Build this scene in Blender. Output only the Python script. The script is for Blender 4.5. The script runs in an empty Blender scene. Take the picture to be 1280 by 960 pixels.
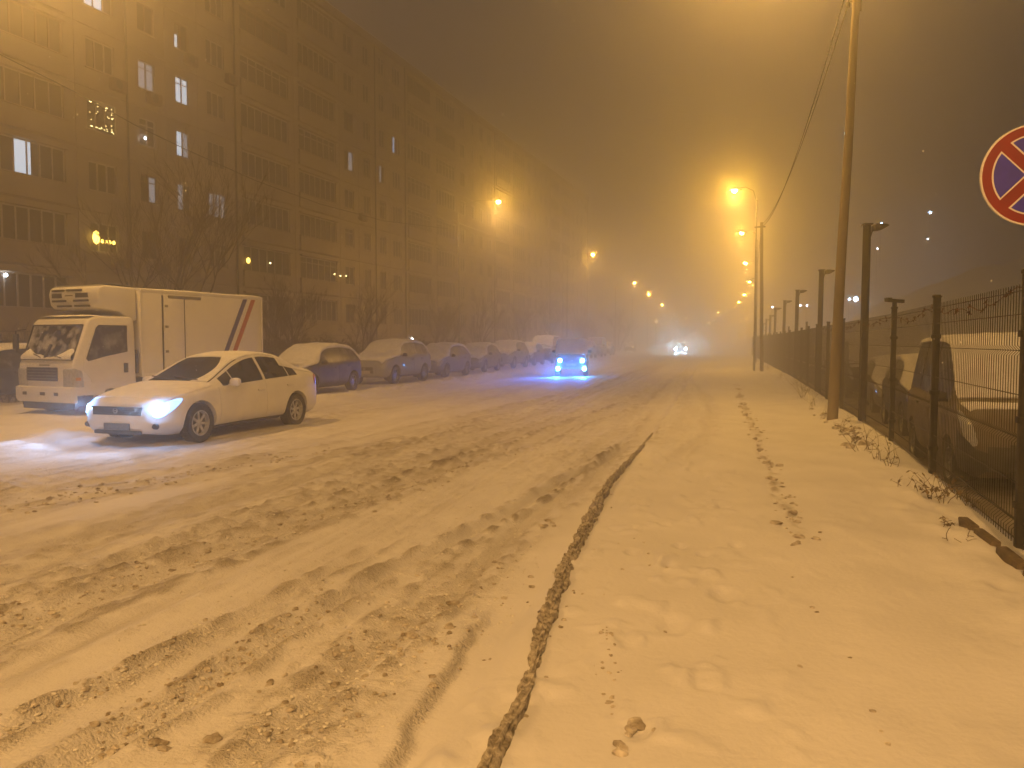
import bpy, bmesh, math, random
import numpy as np
from mathutils import Vector, Matrix, Euler
random.seed(7)
rng = np.random.default_rng(7)
S = bpy.context.scene
C = S.collection
PI = math.pi

# ------------------------------------------------------------------ camera, world, exposure
F = 995.0; PITCH = math.radians(3.05); CH = 1.62
cd = bpy.data.cameras.new('camera'); cam = bpy.data.objects.new('camera', cd); C.objects.link(cam)
cam.location = (0, 0, CH); cam.rotation_euler = (PI/2 - PITCH, 0, 0)
cd.sensor_width = 36; cd.lens = 36*F/1280; cd.clip_start = .05; cd.clip_end = 5000
S.camera = cam
w = bpy.data.worlds.new('World'); S.world = w; w.use_nodes = True
nt = w.node_tree; nt.nodes.clear()
wo = nt.nodes.new('ShaderNodeOutputWorld'); wb = nt.nodes.new('ShaderNodeBackground')
sk = nt.nodes.new('ShaderNodeTexSky'); sk.sky_type = 'NISHITA'; sk.sun_disc = False
sk.sun_elevation = math.radians(-4); sk.sun_rotation = math.radians(200)
# low cloud lit from below by the town, added to what is left of the twilight
wa = nt.nodes.new('ShaderNodeMixRGB'); wa.blend_type = 'ADD'; wa.inputs[0].default_value = 1
wa.inputs[2].default_value = (.60, .56, .64, 1)
nt.links.new(sk.outputs[0], wa.inputs[1]); nt.links.new(wa.outputs[0], wb.inputs[0]); nt.links.new(wb.outputs[0], wo.inputs[0])
wb.inputs[1].default_value = .08
S.view_settings.view_transform = 'Standard'; S.view_settings.look = 'None'
S.view_settings.gamma = 1; S.view_settings.exposure = 0
S.render.engine = 'CYCLES'
cy = S.cycles
cy.use_denoising = True; cy.denoiser = 'OPENIMAGEDENOISE'
cy.use_light_tree = True
cy.max_bounces = 5; cy.diffuse_bounces = 2; cy.glossy_bounces = 2; cy.transmission_bounces = 3; cy.volume_bounces = 1
cy.transparent_max_bounces = 6
cy.sample_clamp_indirect = 4; cy.sample_clamp_direct = 0
cy.caustics_reflective = False; cy.caustics_refractive = False
HAZE_DENSITY = .018
SODIUM = (1.0, .53, .175)
LAMP_W = 1500

# ------------------------------------------------------------------ where things stand
def ray(px, py):
    a = (px-640)/F; up = (480-py)/F
    return a, math.cos(PITCH)+up*math.sin(PITCH), -math.sin(PITCH)+up*math.cos(PITCH)
def P(px, py, d):
    a, b, c = ray(px, py); k = d/b
    return Vector((a*k, d, CH+c*k))
def G(px, py, z=0.):
    a, b, c = ray(px, py); k = (z-CH)/c
    return Vector((a*k, b*k, z))
TH = math.atan(.255); ct, st = math.cos(TH), math.sin(TH)
def UV(x, y): return x*ct-y*st, x*st+y*ct
def XY(u, v): return u*ct+v*st, -u*st+v*ct
def RZ(hx, hy): return math.atan2(hy, hx)
def fence_u(v): return np.interp(v, [-5, 0, 7, 10, 13, 17, 35, 60, 100, 150], [1.85, 2.05, 2.27, 2.47, 2.68, 2.8, 3.3, 3.6, 4.2, 5])

# ------------------------------------------------------------------ noise
_T = rng.random((256, 256))
def vn(x, y):
    xi = np.floor(x).astype(int); yi = np.floor(y).astype(int)
    fx = x-xi; fy = y-yi; fx = fx*fx*(3-2*fx); fy = fy*fy*(3-2*fy)
    a = _T[xi % 256, yi % 256]; b = _T[(xi+1) % 256, yi % 256]; c = _T[xi % 256, (yi+1) % 256]; d = _T[(xi+1) % 256, (yi+1) % 256]
    return (a*(1-fx)+b*fx)*(1-fy)+(c*(1-fx)+d*fx)*fy-.5
def fbm(x, y, o=4, g=.5):
    s = 0; a = 1
    for i in range(o):
        s = s+a*vn(x*2**i+17.3*i, y*2**i+9.1*i); a *= g
    return s
def sstep(x, a, b):
    t = np.clip((x-a)/(b-a), 0, 1); return t*t*(3-2*t)

# ------------------------------------------------------------------ materials
def mat(name, col, rough=.6, col2=None, scale=3., detail=4., bump=0., bscale=None, metal=0., coat=0., emit=None, estr=0., lo=.35, hi=.65, stretch=None, rnd=0.):
    m = bpy.data.materials.new(name); m.use_nodes = True
    n = m.node_tree.nodes; l = m.node_tree.links; b = n['Principled BSDF']
    b.inputs['Base Color'].default_value = (*col, 1); b.inputs['Roughness'].default_value = rough
    b.inputs['Metallic'].default_value = metal; b.inputs['Coat Weight'].default_value = coat
    tc = n.new('ShaderNodeTexCoord'); mp = n.new('ShaderNodeMapping'); l.new(tc.outputs['Object'], mp.inputs[0])
    if stretch: mp.inputs['Scale'].default_value = stretch
    if col2:
        t = n.new('ShaderNodeTexNoise'); t.inputs['Scale'].default_value = scale; t.inputs['Detail'].default_value = detail
        l.new(mp.outputs[0], t.inputs['Vector'])
        r = n.new('ShaderNodeValToRGB'); r.color_ramp.elements[0].position = lo; r.color_ramp.elements[1].position = hi
        r.color_ramp.elements[0].color = (*col, 1); r.color_ramp.elements[1].color = (*col2, 1)
        l.new(t.outputs[0], r.inputs[0]); last = r.outputs[0]
        if rnd:
            oi = n.new('ShaderNodeObjectInfo'); mr = n.new('ShaderNodeMapRange'); mr.inputs[3].default_value = 1-rnd; mr.inputs[4].default_value = 1+rnd
            l.new(oi.outputs['Random'], mr.inputs[0]); hs = n.new('ShaderNodeHueSaturation'); l.new(mr.outputs[0], hs.inputs['Value'])
            l.new(last, hs.inputs['Color']); last = hs.outputs[0]
        l.new(last, b.inputs['Base Color'])
    if bump:
        t2 = n.new('ShaderNodeTexNoise'); t2.inputs['Scale'].default_value = bscale or scale*4; t2.inputs['Detail'].default_value = 6
        l.new(mp.outputs[0], t2.inputs['Vector'])
        bp = n.new('ShaderNodeBump'); bp.inputs['Strength'].default_value = 1; bp.inputs['Distance'].default_value = bump
        l.new(t2.outputs[0], bp.inputs['Height']); l.new(bp.outputs[0], b.inputs['Normal'])
    if emit:
        b.inputs['Emission Color'].default_value = (*emit, 1); b.inputs['Emission Strength'].default_value = estr
    return m
M = {}
M['snow'] = mat('snow', (.82, .82, .84), .75, (.72, .72, .74), 2.5, bump=.006, bscale=40)
M['car_snow'] = mat('settled_snow', (.8, .8, .82), .8, (.7, .7, .72), 5, bump=.006, bscale=60)
M['clod'] = mat('dirty_clod', (.24, .20, .15), .9, (.70, .65, .58), 16, bump=.01, bscale=60, lo=.35, hi=.7)
M['crumb'] = mat('snow_crumb', (.55, .52, .47), .85, (.78, .77, .75), 9, bump=.004, bscale=90)
M['ice'] = mat('dirty_ice', (.12, .095, .065), .85, (.60, .55, .47), 24, 9, bump=.016, bscale=55, lo=.33, hi=.68)
M['white_paint'] = mat('white_paint', (.74, .73, .72), .42, (.66, .65, .64), 3, coat=.25, bump=.0015, bscale=50)
M['truck_white'] = mat('truck_white', (.72, .71, .70), .5, (.62, .61, .6), 1.6, bump=.001, bscale=30)
M['truck_box'] = mat('truck_box_panel', (.74, .73, .72), .55, (.66, .65, .63), .8, bump=.001, bscale=20)
M['glass'] = mat('dark_glass', (.022, .022, .024), .12, (.05, .05, .05), 5)
M['frost_glass'] = mat('frosted_glass', (.02, .02, .022), .25, (.42, .42, .43), 4.5, 9, lo=.47, hi=.66)
M['frost_side'] = mat('frosted_side_glass', (.03, .03, .032), .3, (.3, .3, .31), 4, 8, lo=.48, hi=.8)
M['rubber'] = mat('tyre_rubber', (.02, .02, .02), .85, (.12, .12, .12), 18, lo=.55, hi=.85, bump=.004, bscale=60)
M['plastic'] = mat('black_plastic', (.025, .025, .026), .6, (.06, .06, .06), 9)
M['rim'] = mat('alloy_rim', (.45, .45, .46), .35, (.7, .7, .7), 12, metal=.6)
M['rim_dark'] = mat('dark_alloy_rim', (.10, .10, .10), .45, (.35, .35, .35), 12, metal=.3)
M['chrome'] = mat('chrome_trim', (.6, .6, .6), .2, (.5, .5, .5), 9, metal=.9)
M['lamp_glass'] = mat('lamp_lens', (.35, .37, .4), .15, (.5, .5, .5), 20, coat=.5)
M['redlens'] = mat('red_tail_lens', (.25, .02, .02), .25, (.3, .03, .02), 20, coat=.4)
M['orangelens'] = mat('amber_lens', (.5, .2, .03), .3, (.55, .25, .05), 20)
M['plate'] = mat('number_plate', (.09, .1, .12), .5, (.14, .15, .18), 30)
M['headlight'] = mat('headlight_glow', (.8, .85, 1), .2, emit=(.42, .72, 1), estr=22)
M['headlight_halo'] = mat('headlight_reflector', (.7, .8, 1), .2, emit=(.12, .38, 1), estr=3.0)
M['headlight_far'] = mat('far_headlight_glow', (.8, .9, 1), .2, emit=(.45, .78, 1), estr=3200)
M['blueglow'] = mat('led_headlight_glow', (.6, .8, 1), .2, emit=(.12, .55, 1), estr=140)
M['concrete'] = mat('facade_concrete', (.42, .36, .29), .9, (.32, .27, .21), .5, 6, bump=.004, bscale=8, rnd=.09)
M['joint'] = mat('panel_joint', (.11, .09, .07), .95, (.08, .07, .06), 5)
M['frame_white'] = mat('white_window_frame', (.46, .43, .40), .6, (.38, .35, .32), 6)
M['frame_brown'] = mat('brown_window_frame', (.20, .14, .09), .7, (.15, .10, .07), 6)
M['pane'] = mat('window_glass', (.030, .027, .024), .9, (.075, .062, .05), 1.2, 2, rnd=.35)
M['lit_cold'] = mat('lit_pane_cold', (.7, .75, .8), .5, emit=(.62, .78, .95), estr=1.15)
M['lit_dim'] = mat('lit_pane_dim', (.4, .42, .45), .5, emit=(.40, .46, .56), estr=.55)
M['lit_blue'] = mat('lit_pane_blue', (.4, .5, .7), .5, emit=(.35, .55, .9), estr=.9)
M['lit_yellow'] = mat('lit_yellow', (.8, .6, .2), .5, emit=(1, .62, .10), estr=9)
M['fairy'] = mat('fairy_bulbs', (.9, .7, .4), .5, emit=(1, .80, .34), estr=10)
M['white_dot'] = mat('white_lamp', (.9, .9, .9), .5, emit=(.85, .92, 1), estr=30)
M['blue_dot'] = mat('bluish_white_lamp', (.8, .9, 1), .5, emit=(.45, .68, 1), estr=85)
M['warm_dot'] = mat('warm_white_lamp', (1, .9, .7), .5, emit=(1, .62, .22), estr=10)
M['bark'] = mat('bark', (.07, .052, .036), .9, (.15, .12, .09), 7, bump=.01, bscale=25, stretch=(1, 1, .25))
M['twig'] = mat('twigs', (.09, .065, .045), .9, (.16, .125, .09), 7)
M['wood'] = mat('weathered_pole_wood', (.15, .12, .07), .9, (.25, .195, .12), 5, 8, bump=.008, bscale=30, stretch=(1, 1, .12))
M['steel'] = mat('dark_painted_steel', (.014, .011, .009), .8, (.04, .03, .02), 12, lo=.45, hi=.8, bump=.003, bscale=60)
M['galv'] = mat('galvanised_steel', (.16, .15, .14), .55, (.24, .23, .21), 8, metal=.3)
M['wire'] = mat('fence_wire', (.016, .013, .01), .7, (.04, .032, .024), 20)
M['cable'] = mat('black_cable', (.03, .026, .022), .7, (.05, .045, .04), 6)
M['rust'] = mat('rusty_barbed_wire', (.14, .05, .025), .85, (.08, .03, .018), 20)
M['brick'] = mat('kerb_brick', (.06, .042, .025), .9, (.13, .095, .06), 16, bump=.008, bscale=40)
M['leaf'] = mat('dry_leaf', (.10, .07, .035), .9, (.18, .12, .06), 14)
M['sign_red'] = mat('sign_red', (.24, .006, .006), .5, (.19, .006, .006), 7, 8)
M['sign_blue'] = mat('sign_blue', (.045, .03, .50), .45, (.035, .025, .38), 7, 8)
M['sign_white'] = mat('sign_white', (.8, .74, .70), .5, (.7, .64, .6), 12)
M['stripe_blue'] = mat('blue_stripe', (.03, .035, .26), .5, (.05, .055, .24), 9)
M['stripe_red'] = mat('red_stripe', (.42, .09, .025), .5, (.36, .08, .03), 9)
M['flake'] = mat('snowflakes', (.9, .9, .9), .8)
def paint(name, c, k=.55): return mat(name, c, .62, tuple(min(1, v*.8+.16*k) for v in c), 4, 7, coat=.05, lo=.40, hi=.75)
PAINTS = dict(dark=paint('charcoal_paint', (.035, .032, .03)), silver=paint('silver_paint', (.27, .28, .30)), blue=paint('steel_blue_paint', (.12, .15, .24)),
              grey=paint('grey_paint', (.13, .13, .13)), beige=paint('beige_paint', (.13, .105, .07)), white=M['white_paint'], black=paint('black_paint', (.02, .02, .02)))

# ------------------------------------------------------------------ mesh building
class MB:
    def __init__(s): s.v = []; s.f = []; s.mi = []; s.cur = 0
    def add(s, vs, fs):
        o = len(s.v); s.v.extend([tuple(p) for p in vs]); s.f.extend([tuple(i+o for i in f) for f in fs]); s.mi.extend([s.cur]*len(fs)); return s
    def box(s, c, d, rot=None, taper=None):
        hx, hy, hz = d[0]/2, d[1]/2, d[2]/2
        vs = [Vector((x*hx, y*hy, z*hz)) for z in (-1, 1) for y in (-1, 1) for x in (-1, 1)]
        if taper:
            for p in vs[4:]: p.x *= taper; p.y *= taper
        if rot: R = Euler(rot).to_matrix(); vs = [R@p for p in vs]
        vs = [p+Vector(c) for p in vs]
        return s.add(vs, [(0, 2, 3, 1), (4, 5, 7, 6), (0, 1, 5, 4), (2, 6, 7, 3), (0, 4, 6, 2), (1, 3, 7, 5)])
    def span(s, a, b):
        return s.box([(a[i]+b[i])/2 for i in range(3)], [abs(b[i]-a[i]) for i in range(3)])
    def tube(s, pts, r, n=6, caps=True):
        pts = [Vector(p) for p in pts]; vs = []; fs = []
        rr = r if hasattr(r, '__len__') else [r]*len(pts)
        for i, p in enumerate(pts):
            d = (pts[min(i+1, len(pts)-1)]-pts[max(i-1, 0)]).normalized()
            a = Vector((0, 0, 1)) if abs(d.z) < .9 else Vector((1, 0, 0))
            x = d.cross(a).normalized(); y = d.cross(x)
            for k in range(n):
                t = 2*PI*k/n; vs.append(p+(x*math.cos(t)+y*math.sin(t))*rr[i])
        for i in range(len(pts)-1):
            for k in range(n):
                a, b = i*n+k, i*n+(k+1) % n; fs.append((a, b, b+n, a+n))
        if caps: fs.append(tuple(range(n))); fs.append(tuple(range(len(vs)-1, len(vs)-1-n, -1)))
        return s.add(vs, fs)
    def lathe(s, prof, c=(0, 0, 0), n=28, axis='y'):
        vs = []; fs = []; m = len(prof)
        for k in range(n):
            t = 2*PI*k/n
            for (r, h) in prof:
                if axis == 'y': vs.append((c[0]+r*math.cos(t), c[1]+h, c[2]+r*math.sin(t)))
                else: vs.append((c[0]+r*math.cos(t), c[1]+r*math.sin(t), c[2]+h))
        for k in range(n):
            for i in range(m-1):
                a = k*m+i; b = ((k+1) % n)*m+i; fs.append((a, b, b+1, a+1))
        return s.add(vs, fs)
    def prism(s, poly, y0, y1):          # poly in x,z ; extruded along y
        n = len(poly); vs = [(x, y0, z) for x, z in poly]+[(x, y1, z) for x, z in poly]
        fs = [tuple(range(n)), tuple(range(2*n-1, n-1, -1))]+[(i, i+n, (i+1) % n+n, (i+1) % n) for i in range(n)]
        return s.add(vs, fs)
    def grid(s, pts):                    # pts[i][j]
        ni, nj = len(pts), len(pts[0])
        return s.add([p for row in pts for p in row], [(i*nj+j, (i+1)*nj+j, (i+1)*nj+j+1, i*nj+j+1) for i in range(ni-1) for j in range(nj-1)])
    def mesh(s, name, mats, smooth=False, angle=35, bevel=0):
        me = bpy.data.meshes.new(name); me.from_pydata(s.v, [], s.f); me.validate()
        for m in (mats if isinstance(mats, (list, tuple)) else [mats]): me.materials.append(m)
        if len(me.polygons) == len(s.mi) and any(s.mi): me.polygons.foreach_set('material_index', s.mi)
        bm = bmesh.new(); bm.from_mesh(me); bmesh.ops.recalc_face_normals(bm, faces=bm.faces)
        if bevel:
            es = [e for e in bm.edges if len(e.link_faces) == 2 and e.calc_face_angle(0) > .5]
            bmesh.ops.bevel(bm, geom=es, offset=bevel, segments=2, profile=.5, affect='EDGES', clamp_overlap=True)
        bm.to_mesh(me); bm.free()
        if smooth or bevel:
            me.shade_smooth(); me.set_sharp_from_angle(angle=math.radians(angle))
        return me
def link(name, me, parent=None, loc=None, rot=None):
    o = bpy.data.objects.new(name, me); C.objects.link(o); o.parent = parent
    if loc is not None: o.location = loc
    if rot is not None: o.rotation_euler = rot
    return o
def obj(name, mb, mats, parent=None, loc=None, rot=None, **k): return link(name, mb.mesh(name, mats, **k), parent, loc, rot)
def tag(o, label=None, cat=None, group=None, kind=None):
    if label: o['label'] = label
    if cat: o['category'] = cat
    if group: o['group'] = group
    if kind: o['kind'] = kind
    return o
def empty(name, loc, rz=0, label=None, cat=None, group=None):
    o = bpy.data.objects.new(name, None); C.objects.link(o); o.location = loc; o.rotation_euler = (0, 0, rz); o.empty_display_size = .3
    return tag(o, label, cat, group)
def copy_tree(o, parent=None):
    c = o.copy(); C.objects.link(c); c.parent = parent
    for ch in list(o.children): copy_tree(ch, c)
    return c
def setmat(o, m):
    for sl in o.material_slots: sl.link = 'OBJECT'; sl.material = m
def point_light(name, loc, power, col, r=.12, parent=None, spot=None, aim=None, blend=.6):
    ld = bpy.data.lights.new(name, 'SPOT' if spot else 'POINT'); ld.energy = power; ld.color = col; ld.shadow_soft_size = r
    if spot: ld.spot_size = math.radians(spot); ld.spot_blend = blend
    o = bpy.data.objects.new(name, ld); C.objects.link(o); o.parent = parent; o.location = loc
    if aim is not None: o.rotation_euler = Vector(aim).to_track_quat('-Z', 'Y').to_euler()
    return o

# ------------------------------------------------------------------ ground
def rangev(a, b, d0, k):
    out = [a]; x = a
    while x < b: x += max(d0, k*abs(x)); out.append(x)
    return out
FOOT = []
for (px, py, r) in [(905, 752, .10), (842, 790, .10), (880, 862, .085), (800, 925, .07), (868, 560, .09), (835, 715, .07), (790, 700, .06), (850, 690, .06), (905, 640, .07), (880, 700, .06), (920, 690, .06)]:
    p = G(px, py); FOOT.append((*UV(p.x, p.y), r))
def line_uv(pts): return np.array([UV(G(*p).x, G(*p).y) for p in pts])
RUTS = []   # (points u(v), half width, depth, lump)
def rut(pts, wd, dp, lump, v0=None, v1=None):
    a = line_uv(pts); a = a[np.argsort(a[:, 1])]; RUTS.append((a, wd, dp, lump, a[0, 1] if v0 is None else v0, a[-1, 1] if v1 is None else v1))
rut([(100, 952), (280, 850), (440, 745), (600, 655), (740, 585), (830, 520)], .075, .062, 1.0, 2.2, 14)
rut([(0, 918), (120, 858), (240, 805), (380, 735), (520, 660)], .06, .04, 1.0, 2.2, 6.5)
rut([(0, 790), (180, 725), (330, 668), (480, 610), (640, 560), (800, 500)], .16, .045, 1.0, 2, 40)
rut([(0, 745), (200, 690), (400, 620), (600, 555), (760, 505)], .12, .03, .8, 2, 40)
rut([(0, 690), (220, 640), (420, 590), (560, 550), (700, 510)], .22, .035, .4, 2, 60)
rut([(0, 618), (200, 595), (420, 560), (600, 520), (740, 487)], .20, .045, .9, 2, 60)
rut([(0, 640), (260, 600), (460, 566), (640, 525)], .10, .03, .9, 2, 60)
rut([(350, 930), (480, 790), (600, 700), (700, 625), (800, 550)], .11, .028, .9, 2, 20)
for ub, wd_, dp_ in [(-1.75, .07, .022), (-3.25, .09, .03), (-3.55, .06, .018), (-4.7, .10, .028), (-5.1, .07, .02), (-6.3, .10, .03), (-7.6, .11, .03), (-8.1, .08, .02), (-9.2, .10, .03)]:
    vv_ = np.linspace(2, 70, 60); RUTS.append((np.stack([ub+.10*np.sin(vv_/7+ub*3)+.05*np.sin(vv_/2.6+ub), vv_], -1), wd_, dp_, .45, 2, 70))
rut([(845, 580), (885, 545), (890, 510), (860, 475)], .08, .03, .5, None, 45)
rut([(830, 560), (860, 520), (850, 480)], .1, .02, .5, None, 45)
SC = line_uv([(492, 960), (520, 905), (548, 868), (580, 815), (592, 795)]); SC = SC[np.argsort(SC[:, 1])]
def height(u, v):
    far = np.clip(1-(np.abs(v)-60)/60, 0, 1)
    h = fbm(u*.5, v*.12, 3)*.045*far
    dirt_shade = np.zeros_like(u)
    road = sstep(u, -10.5, -9.5)*(1-sstep(u, -1.5, -1.15))
    # fine churn, stretched along the road
    churn = np.clip(fbm(u*.9+4, v*.13, 3)*1.6+.35, 0, 1)*road
    fine = fbm(u*9, v*5, 4)
    det = np.clip(1-(v-10)/45, 0, 1)
    gr_ = np.clip(fbm(u*19, v*15, 3)-.03, 0, 1); h += churn*(fine*.020+gr_*.055*det)*far*(.25+.75*det)
    h += road*fbm(u*3.2, v*.22, 3)*.022*far
    comb = fbm(u*15+2, v*.55, 3); h += road*comb*.016*det*(.4+churn); dirt_shade += road*np.clip(-comb*1.4, 0, 1)*.16*det
    dirt_shade += churn*(np.clip(fine*1.2+.2, 0, 1)*.15+gr_*.55)+road*(.03+.13*np.clip(fbm(u*2.3+9, v*.10, 4)+.15, 0, 1))
    for a, wd, dp, lump, v0, v1 in RUTS:
        uc = np.interp(v, a[:, 1], a[:, 0])
        lo = a[0]; hi = a[-1]
        uc = np.where(v > hi[1], hi[0]+0*v, uc)
        uc = uc+.04*np.sin(v*1.3+dp*90)+vn(v*1.7, v*0+dp*300)*.06
        m = sstep(v, v0-.4, v0+.2)*(1-sstep(v, v1*.8, v1))
        d = (u-uc)/wd
        g = np.exp(-d*d)
        edge = np.exp(-((np.abs(d)-1.7)/.7)**2)
        n1 = fbm(u*17, v*6, 4)+.10
        h += m*(.88 if lump >= 1 else .62)*(-g*dp+edge*(.35*dp+lump*.035*np.clip(n1+.15, -.1, 1)))
        dirt_shade += m*(edge*lump*np.clip(n1*1.8+.2, 0, 1)*.42+g*.12)
    # low scarp left of the kerb
    uc = np.interp(v, SC[:, 1], SC[:, 0])+vn(v*7, v*0)*.05
    m = (1-sstep(v, 4.0, 4.7))*sstep(v, 1.5, 2)
    h += m*.05*(1-sstep(u-uc, -.03, .035))*np.exp(-np.clip(uc-u, 0, 9)/.5)
    dirt_shade += m*np.exp(-((u-uc)/.03)**2)*.35
    # raised verge right of the kerb
    vg = sstep(u, -1.12, -.95); h += vg*.045
    sm = vg*(1-sstep(u, 1.6, 2.2))
    h += sm*(fbm(u*1.3, v*.7, 3)*.04+np.clip(fbm(u*6+3, v*4, 3)-.12, 0, 1)*.05*(.3+sstep(-u, -.6, .2)))
    for fu, fv, r in FOOT:
        q = np.sqrt(((u-fu)/.8)**2+((v-fv)/1.35)**2)/r
        h += -.026*np.exp(-q**3)+.004*np.exp(-((q-1.35)/.3)**2)
    # line of clods along the verge
    uc = .62+.004*v
    band = np.exp(-((u-uc-.04*np.sin(v*2))/.05)**2)*sstep(v, 6.2, 7.5)*(1-sstep(v, 14, 30))
    n2 = fbm(u*11, v*7+5, 3); h += band*np.clip(n2, -.25, 1)*.055; dirt_shade += band*np.clip(n2*2.6+.1, 0, 1)*.6
    # bank below the fence, the lower car park behind it
    fu = fence_u(v)
    h += np.exp(-((u-fu+.35)/.35)**2)*(.05+.07*fbm(u*3, v*1.6, 3))
    h += -.37*sstep(u, fu+.02, fu+.40)
    beh = sstep(u, fu+.1, fu+.6); dirt_shade += beh*(.95+fbm(u*2, v*2, 3)*.4)  # whole car park surface toned darker past the fence
    # left parking strip with ploughed snow, then the lower yard before the flats
    pk = np.exp(-((u+10.4)/.75)**2); h += pk*(.07+.22*np.clip(fbm(u*2.6, v*1.3, 4), -.2, 1))*far
    h += (1-sstep(u, -12, -10.4))*.05*fbm(u*1.5, v*1.5, 3)
    h += -1.25*(1-sstep(u, -24, -17.5))
    h += (1-sstep(u, -17, -14))*fbm(u*1.1, v*1.1, 3)*.2*far
    dirt_shade += (1-sstep(u, -18, -16))*.75  # unlit yard: its darkness is put into the snow colour
    return h, np.clip(dirt_shade, 0, 1)
us = [-600, -400, -250, -150, -100, -70, -50, -40]+list(np.arange(-34, -14, .5))+list(np.arange(-14, -11.2, .12))+list(np.arange(-11.2, -5, .05))+list(np.arange(-5, 3.6, .022))+list(np.arange(3.6, 8, .15))+list(np.arange(8, 30, 1.5))+[30, 40, 60, 90, 140, 220, 350, 600]
vs = [-300, -150, -80, -40, -20, -10, -5, -2, 0, 1, 1.6]+rangev(2.0, 110, .014, .0058)[1:]+[115, 125, 140, 160, 190, 240, 320, 450, 640]
us = np.array(sorted(set(us))); vs = np.array(sorted(set(vs)))
U, V = np.meshgrid(us, vs, indexing='ij')
H, D = height(U, V)
X = U*ct+V*st; Y = -U*st+V*ct
def ground_z(x, y):
    u, v = UV(x, y); return float(height(np.array([u]), np.array([v]))[0][0])
nu, nv = len(us), len(vs)
me = bpy.data.meshes.new('snow_ground')
co = np.stack([X, Y, H], -1).reshape(-1, 3).astype(np.float32)
I = (np.arange(nu-1)[:, None]*nv+np.arange(nv-1)[None, :]).ravel()
Q = np.stack([I, I+nv, I+nv+1, I+1], -1).astype(np.int32)
me.vertices.add(len(co)); me.vertices.foreach_set('co', co.ravel())
me.loops.add(Q.size); me.loops.foreach_set('vertex_index', Q.ravel())
me.polygons.add(len(Q)); me.polygons.foreach_set('loop_start', np.arange(0, Q.size, 4, dtype=np.int32)); me.polygons.foreach_set('loop_total', np.full(len(Q), 4, np.int32))
me.update(); me.validate()
at = me.attributes.new('dirt_shade', 'FLOAT', 'POINT'); at.data.foreach_set('value', D.reshape(-1).astype(np.float32))
me.shade_smooth()
m = bpy.data.materials.new('road_snow'); m.use_nodes = True; n = m.node_tree.nodes; l = m.node_tree.links; b = n['Principled BSDF']
b.inputs['Roughness'].default_value = .62; b.inputs['Specular IOR Level'].default_value = .35
an = n.new('ShaderNodeAttribute'); an.attribute_name = 'dirt_shade'
tc = n.new('ShaderNodeTexCoord')
nz = n.new('ShaderNodeTexNoise'); nz.inputs['Scale'].default_value = 26; nz.inputs['Detail'].default_value = 8; l.new(tc.outputs['Object'], nz.inputs[0])
nb = n.new('ShaderNodeTexNoise'); nb.inputs['Scale'].default_value = 1.3; nb.inputs['Detail'].default_value = 5; l.new(tc.outputs['Object'], nb.inputs[0])
mu = n.new('ShaderNodeMath'); mu.operation = 'MULTIPLY_ADD'; mu.inputs[1].default_value = .5; mu.inputs[2].default_value = .72; l.new(nz.outputs[0], mu.inputs[0])
m2 = n.new('ShaderNodeMath'); m2.operation = 'MULTIPLY'; l.new(mu.outputs[0], m2.inputs[0]); l.new(an.outputs['Fac'], m2.inputs[1])
rp = n.new('ShaderNodeValToRGB'); e = rp.color_ramp.elements; e[0].position = 0; e[0].color = (.84, .83, .84, 1); e[1].position = 1; e[1].color = (.22, .18, .135, 1)
q = e.new(.45); q.color = (.58, .54, .49, 1)
q = e.new(.72); q.color = (.43, .385, .32, 1)
l.new(m2.outputs[0], rp.inputs[0])
mx = n.new('ShaderNodeMixRGB'); mx.blend_type = 'MULTIPLY'; mx.inputs[0].default_value = .28; l.new(rp.outputs[0], mx.inputs[1]); l.new(nb.outputs[0], mx.inputs[2]); l.new(mx.outputs[0], b.inputs['Base Color'])
n3_ = n.new('ShaderNodeTexNoise'); n3_.inputs['Scale'].default_value = 70; n3_.inputs['Detail'].default_value = 4; l.new(tc.outputs['Object'], n3_.inputs[0])
bp = n.new('ShaderNodeBump'); l.new(nz.outputs[0], bp.inputs['Height'])
mr1 = n.new('ShaderNodeMapRange'); mr1.inputs[2].default_value = .3; mr1.inputs[3].default_value = .004; mr1.inputs[4].default_value = .020; l.new(an.outputs['Fac'], mr1.inputs[0]); l.new(mr1.outputs[0], bp.inputs['Distance'])
ms = n.new('ShaderNodeMapRange'); ms.inputs[2].default_value = .5; ms.inputs[3].default_value = .0; ms.inputs[4].default_value = .024; ms.inputs[3].default_value = .0012; l.new(an.outputs['Fac'], ms.inputs[0])
b2_ = n.new('ShaderNodeBump'); l.new(ms.outputs[0], b2_.inputs['Distance']); l.new(n3_.outputs[0], b2_.inputs['Height']); l.new(bp.outputs[0], b2_.inputs['Normal']); l.new(b2_.outputs[0], b.inputs['Normal'])
me.materials.append(m)
gr = link('snowy_ground', me); tag(gr, 'snow covered road and verges with tyre ruts and slush', kind='structure')

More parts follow.
